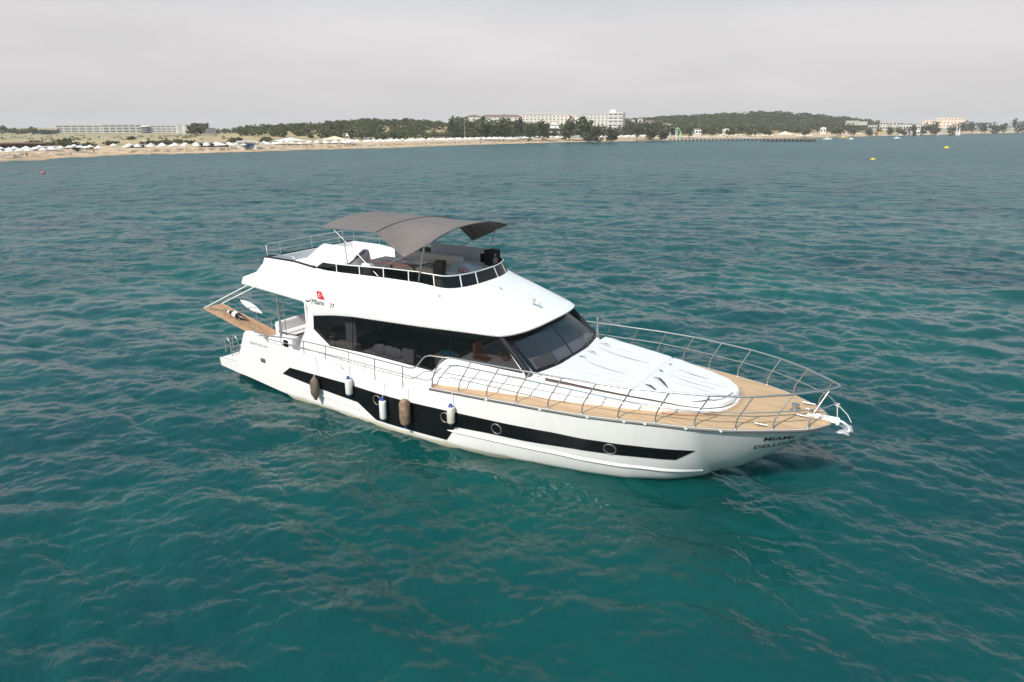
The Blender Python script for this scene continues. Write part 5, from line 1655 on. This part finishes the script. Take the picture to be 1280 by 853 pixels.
# small houses
GH = 'small houses among the trees'
block(546, 554, 150.5, 640, 'white house with a pale flat roof left of the tall dark pine', 1, 2, 'render_w', depth=6, group=GH, name='house', cat='house')
block(566, 575, 151.5, 600, 'pink house beside the tall dark pine', 2, 2, 'render_p', depth=7, group=GH, name='house', cat='house')
block(786, 793, 150, 720, 'narrow cream house right of the hotel tower', 2, 2, 'render_c', depth=7, group=GH, name='house', cat='house', roof='roofred')
block(797, 803, 149, 740, 'small cream gabled house standing on the slope', 2, 1, 'render_c', depth=6, group=GH, name='house', cat='house', roof='roofred')
block(805, 818, 152.5, 730, 'long cream house with a brown roof below the right hill', 2, 4, 'render_c', depth=8, group=GH, name='house', cat='house', roof='roofred')
block(828, 838, 155.5, 700, 'low cream house left of the water slide', 1, 3, 'render_c', depth=7, group=GH, name='house', cat='house', roof='roofred')
block(866, 877, 162, 620, 'low white house with a brown roof behind the pier', 1, 3, 'render_w', depth=6, group=GH, name='house', cat='house', roof='roofred')
block(904, 913, 162.3, 650, 'small pale beach house behind the pier middle', 1, 3, 'render_c', depth=6, group=GH, name='house', cat='house', roof='awn')
block(1026, 1033, 160.5, 760, 'tiny white house in the trees right of the pier end', 1, 2, 'render_w', depth=6, group=GH, name='house', cat='house', roof='awn')
GV = 'white villas on the right shore'
M['render_v'] = mat('weathered_white_render', (.52, .50, .47), .8, var=.08, vscale=.4)
block(1057, 1072, 151.5, 860, 'white villa highest on the wooded hill', 2, 4, 'render_v', depth=9, group=GV, name='villa', cat='villa', zb=11)
block(1072, 1083, 152.5, 850, 'white villa beside the highest one on the hill', 2, 3, 'render_v', depth=9, group=GV, name='villa', cat='villa', zb=11)
block(1086, 1096, 157, 740, 'low white villa left of the yellow awning', 2, 3, 'render_v', depth=9, group=GV, name='villa', cat='villa')
block(1100, 1110, 152.5, 800, 'pale villa above the yellow awning', 2, 3, 'render_v', depth=9, group=GV, name='villa', cat='villa', zb=5)
block(1112, 1124, 153, 790, 'pale villa right of the yellow awning', 2, 3, 'render_v', depth=9, group=GV, name='villa', cat='villa', zb=5)
block(1126, 1139, 156.5, 770, 'cream villa left of the dark conical tree', 2, 4, 'render_c', depth=9, group=GV, name='villa', cat='villa')
block(1145, 1151, 156.5, 765, 'cream villa right of the dark conical tree', 2, 2, 'render_c', depth=9, group=GV, name='villa', cat='villa')
block(1172, 1202, 147.5, 980, 'large pale beige hotel on the right skyline', 3, 8, 'render_b', depth=16, frames=False, wfrac=.3, hfrac=.35, zb=8)
block(1154, 1174, 150.5, 990, 'low beige wing left of the large beige hotel', 2, 6, 'render_b', depth=12, frames=False, wfrac=.3, hfrac=.35, zb=8)

# long sheds and kiosks on the left beach
def hut(px0, px1, ytop, Y, label, wall, roof, name='beach_hut', pitched=False, open_front=None, depth=4.0):
    pc = (px0 + px1) / 2; c = ray_at(pc, ytop, Y); z0 = gz(c.x, c.y) - .1; H = c.z - z0; w = (px1 - px0) * Y / 872
    r_ = face_root(name, pc, Y, z0, label, 'hut', 'huts along the beach')
    mb = MB(); mb.box((0, depth / 2, H * .42), (w, depth, H * .84)); mb.build('wall', M[wall], r_)
    mb = MB()
    if pitched:
        mb.add([(-w / 2 - .4, -.6, H * .8), (w / 2 + .4, -.6, H * .8), (w / 2 + .4, depth + .6, H * .8), (-w / 2 - .4, depth + .6, H * .8), (-w / 2 + 1, depth / 2, H), (w / 2 - 1, depth / 2, H)],
               [(0, 1, 5, 4), (1, 2, 5), (2, 3, 4, 5), (3, 0, 4), (3, 2, 1, 0)])
    else: mb.box((0, depth / 2 - .3, H * .92), (w + .6, depth + 1.0, H * .16))
    mb.build('roof', M[roof], r_)
    n_ = max(1, int(w / 3))
    for k in range(n_):
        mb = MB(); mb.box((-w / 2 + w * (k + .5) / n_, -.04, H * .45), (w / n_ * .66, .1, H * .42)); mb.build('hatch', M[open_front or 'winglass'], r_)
    return r_
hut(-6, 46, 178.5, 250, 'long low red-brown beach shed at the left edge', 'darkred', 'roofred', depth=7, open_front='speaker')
hut(48, 64, 183, 252, 'small plain white hut right of the red-brown shed', 'render_w', 'awn', open_front='render_w')
hut(156, 175, 181, 284, 'dark open beach kiosk behind the white parasols', 'darkred', 'roofgrey')
hut(247, 281, 178.5, 300, 'red-brown beach shed left of the blue-hatch kiosk', 'darkred', 'roofred', open_front='darkred')
hut(294, 303, 176.5, 292, 'white cabin adjoining the blue-hatch kiosk', 'render_w', 'awn', open_front='render_w')
hut(302, 317, 176.5, 296, 'white kiosk with a blue hatch', 'render_w', 'awn', open_front='bluehatch')
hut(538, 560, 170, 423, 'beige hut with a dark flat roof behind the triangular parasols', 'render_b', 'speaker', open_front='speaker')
hut(454, 466, 172, 390, 'small white hut with a grey roof below the wooded dune', 'render_w', 'roofgrey')
hut(604, 640, 168.5, 500, 'long cream beach bar with dark hatches before the flat pines', 'render_c', 'awncream', open_front='darkred')
hut(725, 746, 166, 585, 'low white beach building right of the terraced pavilion', 'render_w', 'awn')
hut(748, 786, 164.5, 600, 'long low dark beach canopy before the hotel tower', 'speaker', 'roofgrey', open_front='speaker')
hut(775, 785, 160.5, 610, 'cream gabled beach house at the end of the dark canopy', 'render_c', 'awncream', pitched=True)

def tent(px0, px1, ytop, Y, label, m, n_post=4, zadd=0):
    pc = (px0 + px1) / 2; c = ray_at(pc, ytop, Y); z0 = gz(c.x, c.y) if not zadd else zadd
    H = c.z - z0; w = (px1 - px0) * Y / 872; d = w * .5
    r_ = face_root('canvas_pavilion', pc, Y, z0, label, 'pavilion', 'canvas pavilions on the shore')
    mb = MB(); e = H * .58
    rows = []
    for t in np.linspace(0, 1, 8):
        zz = e + (H - e) * (t ** 1.6); sx = w / 2 * (1 - .97 * t); sy = d / 2 * (1 - .97 * t)
        rows.append([Vector((-sx, d / 2 - sy, zz)), Vector((sx, d / 2 - sy, zz)), Vector((sx, d / 2 + sy, zz)), Vector((-sx, d / 2 + sy, zz))])
    mb.loft(rows, True, True); mb.build('roof', M[m], r_)
    for k in range(n_post):
        for yy in (.3, d - .3):
            mb = MB(); mb.tube([(-w / 2 + .5 + (w - 1) * k / (n_post - 1), yy, 0), (-w / 2 + .5 + (w - 1) * k / (n_post - 1), yy, e)], .10, 6); mb.build('post', M['whitepaint'], r_)
tent(338, 384, 172.0, 330, 'white hip-roofed canvas pavilion right of the dark green bush', 'awn', 6)
tent(394, 440, 170.5, 345, 'cream canvas pavilion below the wooded dune', 'awncream', 6)
tent(430, 436, 166, 380, 'tiny white cabin tent on the dune foot', 'awn', 2)

# ------------------------------------------------------------------ beach furniture
def coast_pt(s):
    """point at arc length s along the waterline from the left photo edge, with the inland normal"""
    pts = CP[3:]
    acc = 0
    for a, b_ in zip(pts[:-1], pts[1:]):
        L = np.hypot(*(b_ - a))
        if s <= acc + L:
            t = (s - acc) / L; p = a + (b_ - a) * t; d = (b_ - a) / L
            return p, np.array([-d[1], d[0]]), d
        acc += L
    return pts[-1], np.array([-.8, .6]), np.array([.6, .8])
def place_on_coast(o, s, dd, rz=0.0):
    p, nrm, d = coast_pt(s)
    q = p + nrm * dd
    o.location = (q[0], q[1], gz(q[0], q[1]) - .03)
    o.rotation_euler = (0, 0, rz)
    return q
def make_parasol(m, label, group):
    root = empty('beach_parasol', (0, 0, 0)); tag(root, label, 'parasol', group)
    mb = MB(); mb.lathe([(1.5, 1.95), (1.45, 2.02), (.7, 2.42), (.05, 2.72), (.02, 2.76)], n=8)
    mb.build('canopy', M[m], root)
    mb = MB(); mb.tube([(0, 0, 0), (0, 0, 2.6)], .04, 6); mb.build('pole', M['whitepaint'], root)
    return root
rng = random.Random(12)
pW = make_parasol('awn', 'white beach parasol open in the rows along the left and middle beach', 'white parasols on the beach')
first = True
s = 2.0
while s < 430:
    for row, dd in enumerate((11, 15.5, 20) if s < 150 else (14, 18.5, 23)):
        if rng.random() < .06: continue
        o = pW if first else copy_tree(pW); first = False
        place_on_coast(o, s + rng.uniform(-.8, .8) + row * 1.7, dd + rng.uniform(-1, 1), rng.random() * 6)
    s += 4.3
pC = make_parasol('awncream', 'beige straw-coloured parasol on the sand behind the long pier', 'beige parasols behind the pier')
first = True
s = 505.0
while s < 760:
    for row, dd in enumerate((12, 20)):
        if rng.random() < .2: continue
        o = pC if first else copy_tree(pC); first = False
        place_on_coast(o, s + rng.uniform(-1, 1) + row * 3, dd + rng.uniform(-1, 1), rng.random() * 6)
    s += 7.5
# sun loungers: frame, mattress and raised back
M['lblue'] = mat('blue_lounger_pad', (.30, .42, .52), .8, var=.1)
def make_lounger(m, label, group):
    root = empty('sun_lounger', (0, 0, 0)); tag(root, label, 'sun lounger', group)
    mb = MB(); mb.box((0, 0, .28), (.65, 1.9, .08))
    for sx in (-.28, .28):
        for sy in (-.8, .8): mb.box((sx, sy, .12), (.06, .06, .26))
    mb.build('frame', M['whitepaint'], root)
    mb = MB(); mb.box((0, -.25, .36), (.6, 1.35, .08)); mb.add([(-.3, .42, .32), (.3, .42, .32), (.3, .95, .78), (-.3, .95, .78), (-.3, .46, .42), (.3, .46, .42), (.3, .97, .87), (-.3, .97, .87)], [(0, 1, 2, 3), (7, 6, 5, 4), (0, 4, 5, 1), (2, 6, 7, 3), (1, 5, 6, 2), (0, 3, 7, 4)])
    mb.build('mattress', M[m], root)
    return root
for m, lab, grp, seed in (('awn', 'white sun lounger under the white parasols on the sand', 'white sun loungers', 3), ('lblue', 'pale blue sun lounger under the white parasols on the sand', 'blue sun loungers', 4)):
    base = make_lounger(m, lab, grp); rg = random.Random(seed); first = True
    for k in range(75):
        o = base if first else copy_tree(base); first = False
        place_on_coast(o, rg.uniform(0, 380), rg.choice((10, 14.5, 19)) + rg.uniform(-.8, .8), rg.uniform(-.3, .3) + 1.9)
# bathers: one skinned body per pose
def skin_person(name, joints, edges, radii, m_skin, m_cloth):
    me = bpy.data.meshes.new(name); me.from_pydata(joints, edges, [])
    o = bpy.data.objects.new(name, me); COL.objects.link(o)
    md = o.modifiers.new('skin', 'SKIN'); o.modifiers.new('sub', 'SUBSURF').levels = 1
    for v, r_ in zip(me.skin_vertices[0].data, radii): v.radius = (r_, r_)
    me.skin_vertices[0].data[0].use_root = True
    dg = bpy.context.evaluated_depsgraph_get(); dg.update()
    me2 = bpy.data.meshes.new_from_object(o.evaluated_get(dg))
    bpy.data.objects.remove(o)
    me2.materials.clear(); me2.materials.append(m_skin); me2.materials.append(m_cloth)
    for p in me2.polygons:
        c = sum((me2.vertices[i].co for i in p.vertices), Vector()) / len(p.vertices)
        p.material_index = 1 if .72 < c.z < 1.02 and abs(c.x) < .22 else 0
        p.use_smooth = True
    return me2
M['skin'] = mat('tanned_skin', (.38, .20, .13), .6)
M['trunks'] = mat('dark_swimwear', (.04, .05, .10), .7)
J = [(0, 0, .95), (0, 0, 1.2), (0, 0, 1.42), (0, -.01, 1.54), (0, -.02, 1.66), (0, -.01, 1.76), (.19, 0, 1.40), (.27, .02, 1.13), (.29, -.06, .88), (-.19, 0, 1.40), (-.27, .02, 1.13), (-.28, -.05, .88), (.10, 0, .88), (.12, -.03, .49), (.13, .02, .07), (.13, -.14, .03), (-.10, 0, .88), (-.13, .05, .49), (-.14, .08, .07), (-.14, -.07, .03)]
Ed = [(0, 1), (1, 2), (2, 3), (3, 4), (4, 5), (2, 6), (6, 7), (7, 8), (2, 9), (9, 10), (10, 11), (0, 12), (12, 13), (13, 14), (14, 15), (0, 16), (16, 17), (17, 18), (18, 19)]
Rd = [.14, .13, .14, .055, .09, .07, .065, .045, .035, .065, .045, .035, .085, .06, .042, .035, .085, .06, .042, .035]
pme = skin_person('person', J, Ed, Rd, M['skin'], M['trunks'])
for k, (s_, dd) in enumerate(((12, 6), (20, 9), (33, 5), (47, 10), (61, 4), (75, 8), (90, 5), (104, 9), (130, 6), (152, 4), (171, 8), (176, 8), (201, 5), (226, 7), (243, 4), (262, 9), (281, 6), (300, 5), (322, 8), (350, 4), (381, 6), (402, 5))):
    o = bpy.data.objects.new('person', pme); COL.objects.link(o)
    place_on_coast(o, s_, dd, k * 1.3)
    tag(o, 'bather in dark swimwear standing on the wet sand', 'person', 'bathers along the waterline')

# ------------------------------------------------------------------ pier
M['wood_grey'] = mat('weathered_pier_timber', (.24, .19, .15), .85, var=.25, vscale=1.0)
M['wood_dark'] = mat('dark_pier_pile', (.045, .038, .033), .9, var=.3)
E0 = np.array(sea_at(838, 176.2)[:2]); E1 = np.array(sea_at(1018, 177.3)[:2])
pd = E1 - E0; PL = float(np.hypot(*pd)); pa = math.atan2(pd[1], pd[0])
pier = empty('beach_pier', (E0[0], E0[1], 0), pa)
tag(pier, 'long timber pier on dark piles reaching out from the beach', 'pier')
mb = MB(); mb.box((PL / 2 - 3, 0, 1.75), (PL + 12, 4, .3)); mb.box((PL - 17, 3, 1.70), (34, 12, .5)); mb.build('deck', M['wood_grey'], pier)
n_ = int(PL / 2.6)
for k in range(n_ + 1):
    x = PL * k / n_
    for y in ((-1.7, 1.7) if x < PL - 34 else (-2.6, 8.6)):
        mb = MB(); mb.tube([(x, y, -2), (x, y, 1.7)], .48 if x > PL - 34 else .28, 7); mb.build('pile', M['wood_dark'], pier)
mb = MB()
for y in (-1.9, 1.9):
    mb.tube([(-4, y, 2.85), (PL - 34, y, 2.85)], .05, 5)
    for x in np.arange(-4, PL - 34, 3): mb.tube([(x, y, 1.9), (x, y, 2.85)], .04, 5)
mb.build('handrail', M['whitepaint'], pier)
base = make_parasol('awncream', 'cream parasol standing on the pier head', 'parasols on the pier head')
pm = Matrix.Translation((E0[0], E0[1], 0)) @ Matrix.Rotation(pa, 4, 'Z')
first = True
for (x, y) in ((PL - 31, 1), (PL - 27, 6), (PL - 8, 5), (PL - 5, 1), (PL - 11, 0), (PL - 33, 6), (PL - 2.5, 6)):
    o = base if first else copy_tree(base); first = False
    o.location = pm @ Vector((x, y, 1.9))
cpt = pm @ Vector((PL - 19, 3, 0))
tpx = 640 + 872 * cpt.x / cpt.y
tent(tpx - 13, tpx + 13, 164.3, cpt.y, 'pale pointed canvas pavilion on the pier head', 'awncream', 4, zadd=1.9)

# ------------------------------------------------------------------ water slides, lamp masts, awning
M['turq'] = mat('turquoise_slide', (.05, .36, .38), .4)
M['lime'] = mat('green_slide', (.25, .42, .12), .4)
M['yellow'] = mat('yellow_plastic', (.62, .48, .03), .5)
M['yellowcan'] = mat('yellow_canvas', (.55, .35, .05), .7)
def slide(px, Y, ytop, m, label, w, dirn):
    c = ray_at(px, ytop, Y); z0 = gz(c.x, c.y); H = c.z - z0
    r_ = face_root('water_slide', px, Y, z0, label, 'water slide', 'water slides on the shore')
    mb = MB(); path = [Vector((-dirn * w * .5, 0, H)), Vector((-dirn * w * .25, 0, H * .92)), Vector((0, 1.2, H * .62)), Vector((dirn * w * .25, .3, H * .38)), Vector((dirn * w * .4, 0, H * .12)), Vector((dirn * w * .6, 0, .3))]
    mb.tube(path, .5, 10, False); mb.build('chute', M[m], r_, smooth=60)
    mb = MB(); mb.tube([(-dirn * w * .5, .8, 0), (-dirn * w * .5, .8, H + .4)], .25, 6); mb.tube([(0, 1.9, 0), (0, 1.9, H * .6)], .2, 6); mb.box((-dirn * w * .6, .8, H - .6), (2.4, 2.4, .25)); mb.build('tower', M['whitepaint'], r_)
slide(845, 545, 156.5, 'turq', 'turquoise water slide above the left end of the pier', 8, 1)
slide(851, 540, 160, 'lime', 'lime green water slide beside the turquoise one', 5, 1)
slide(1158, 790, 163.5, 'awn', 'white water slide left of the white spires', 12, -1)
slide(1180, 800, 163.5, 'awn', 'white water slide nearest the white spires', 12, -1)
for k, px in enumerate((1193.5, 1197, 1200.5)):
    c = ray_at(px, 158.8, 800); z0 = gz(c.x, c.y)
    r_ = face_root('canvas_spire', px, 800, z0, 'white pointed canvas spire in the close group of three', 'spire', 'three white spires')
    mb = MB(); mb.lathe([(1.5, 0), (1.5, (c.z - z0) * .35), (.8, (c.z - z0) * .6), (.08, c.z - z0)], n=12); mb.build('canopy', M['awn'], r_, smooth=50)
r_ = face_root('yellow_awning', 1101, 735, gz(*ray_at(1101, 160, 735)[:2]), 'yellow canvas awning before the white villas', 'awning')
mb = MB(); mb.grid([[Vector((x, y, 4.6 - .12 * y * y * .1 + .4 * math.sin(x * .8))) for x in np.linspace(-5, 5, 12)] for y in np.linspace(-2.5, 2.5, 5)]); mb.grid([[Vector((x, -2.5, z)) for x in np.linspace(-5, 5, 4)] for z in (3.6, 4.5)]); mb.build('canopy', M['yellowcan'], r_)
for x in (-4.8, 0, 4.8):
    mb = MB(); mb.tube([(x, -2.4, 0), (x, -2.4, 4.4)], .1, 6); mb.build('post', M['whitepaint'], r_)
def mast(px, ytop, Y, label, arm=1.2):
    c = ray_at(px, ytop, Y); z0 = gz(c.x, c.y); H = c.z - z0
    r_ = face_root('lamp_mast', px, Y, z0, label, 'lamp post', 'lamp masts on the shore')
    mb = MB(); mb.tube([(0, 0, 0), (0, 0, H)], [.10, .06], 8); mb.tube([(-arm, 0, H - .1), (0, 0, H), (arm, 0, H - .1)], .06, 6); mb.build('pole', M['chrome'], r_)
    for s_ in (-1, 1):
        mb = MB(); mb.rbox((s_ * arm, 0, H - .18), (.7, .35, .22), .06); mb.build('lamp_head', M['whitepaint'], r_)
mast(580.5, 141.5, 430, 'tall floodlight mast before the bushy pine left of the cream hotel', 1.2)
mast(127.5, 172, 285, 'slim lamp post in the dry grass right of the bush cluster', .7)
mast(178, 175.5, 282, 'short pale lamp post right of the dark open kiosk', .5)

# ------------------------------------------------------------------ buoys and boats
def buoy(px, py, m, label, r):
    p = sea_at(px, py)
    root = empty('marker_buoy', (p.x, p.y, 0)); tag(root, label, 'buoy', 'marker buoys')
    mb = MB(); mb.lathe([(.02, -.3 * r), (r * .85, -.25 * r), (r, .05 * r), (r * .96, .4 * r), (r * .75, .62 * r), (r * .25, .72 * r), (.1 * r, .74 * r)], n=18); mb.build('float', M[m], root, smooth=50)
    mb = MB(); mb.tube([(0, 0, .6 * r), (0, 0, 1.0 * r)], .07 * r, 6); mb.lathe([(.02, 0), (.12 * r, .02), (.12 * r, .12 * r), (.02, .15 * r)], (0, 0, .95 * r), 10); mb.build('top_mark', M[m], root)
M['buoyred'] = mat('faded_red_buoy', (.50, .09, .09), .5)
buoy(54, 217, 'buoyred', 'faded red buoy floating off the left beach', .50)
buoy(1091, 200.2, 'yellow', 'yellow buoy nearest the camera on the right', .75)
buoy(1183, 185.6, 'yellow', 'yellow buoy farther out on the right', 1.15)
def launch(px, py, L, m, label, rz):
    p = sea_at(px, py)
    root = empty('motor_boat', (p.x, p.y, 0), rz); tag(root, label, 'boat', 'small boats off the right beach')
    mb = MB(); rows = []
    for t in np.linspace(0, 1, 12):
        w = .95 * (1 - max(0, (t - .45) / .55) ** 2.2) + .03; sh = .75 + .35 * t * t
        x = -L / 2 + L * t
        rows.append([Vector((x, -w, sh)), Vector((x, -w * .85, 0)), Vector((x, 0, -.35 + .3 * t)), Vector((x, w * .85, 0)), Vector((x, w, sh)), Vector((x, w * .8, sh - .12)), Vector((x, -w * .8, sh - .12))])
    mb.loft(rows, True, True); mb.build('hull', M[m], root, smooth=40)
    mb = MB(); mb.rbox((-.3, 0, 1.1), (1.6, 1.1, .7), .2); mb.build('cabin', M['whitepaint'], root, smooth=40)
    mb = MB(); mb.rbox((-L / 2 - .2, 0, .6), (.4, .45, .9), .1); mb.build('outboard_motor', M['speaker'], root, smooth=40)
launch(1121, 173.6, 6.5, 'whitepaint', 'small white motor boat moored off the right beach', .2)
launch(1054, 172.9, 10, 'yellow', 'long yellow boat moored right of the pier end', .1)
launch(1034, 174.6, 7, 'whitepaint', 'small white boat lying just off the pier end', -.1)
launch(1064, 174.8, 5, 'whitepaint', 'tiny white boat right of the long yellow boat', .3)

# ------------------------------------------------------------------ hazy summer air
HAZE = True
if HAZE:
    mb = MB(); mb.box((0, 0, 19), (5600, 5600, 46))
    m = bpy.data.materials.new('summer_haze'); m.use_nodes = True
    t = m.node_tree; t.nodes.clear()
    o_ = t.nodes.new('ShaderNodeOutputMaterial'); v_ = t.nodes.new('ShaderNodeVolumePrincipled')
    v_.inputs['Color'].default_value = (.90, .89, .90, 1); v_.inputs['Density'].default_value = 0.00020; v_.inputs['Anisotropy'].default_value = 0.0
    t.links.new(v_.outputs[0], o_.inputs['Volume'])
    hz = mb.build('haze', m); tag(hz, 'thin pale summer haze over the bay', None, None, 'stuff')
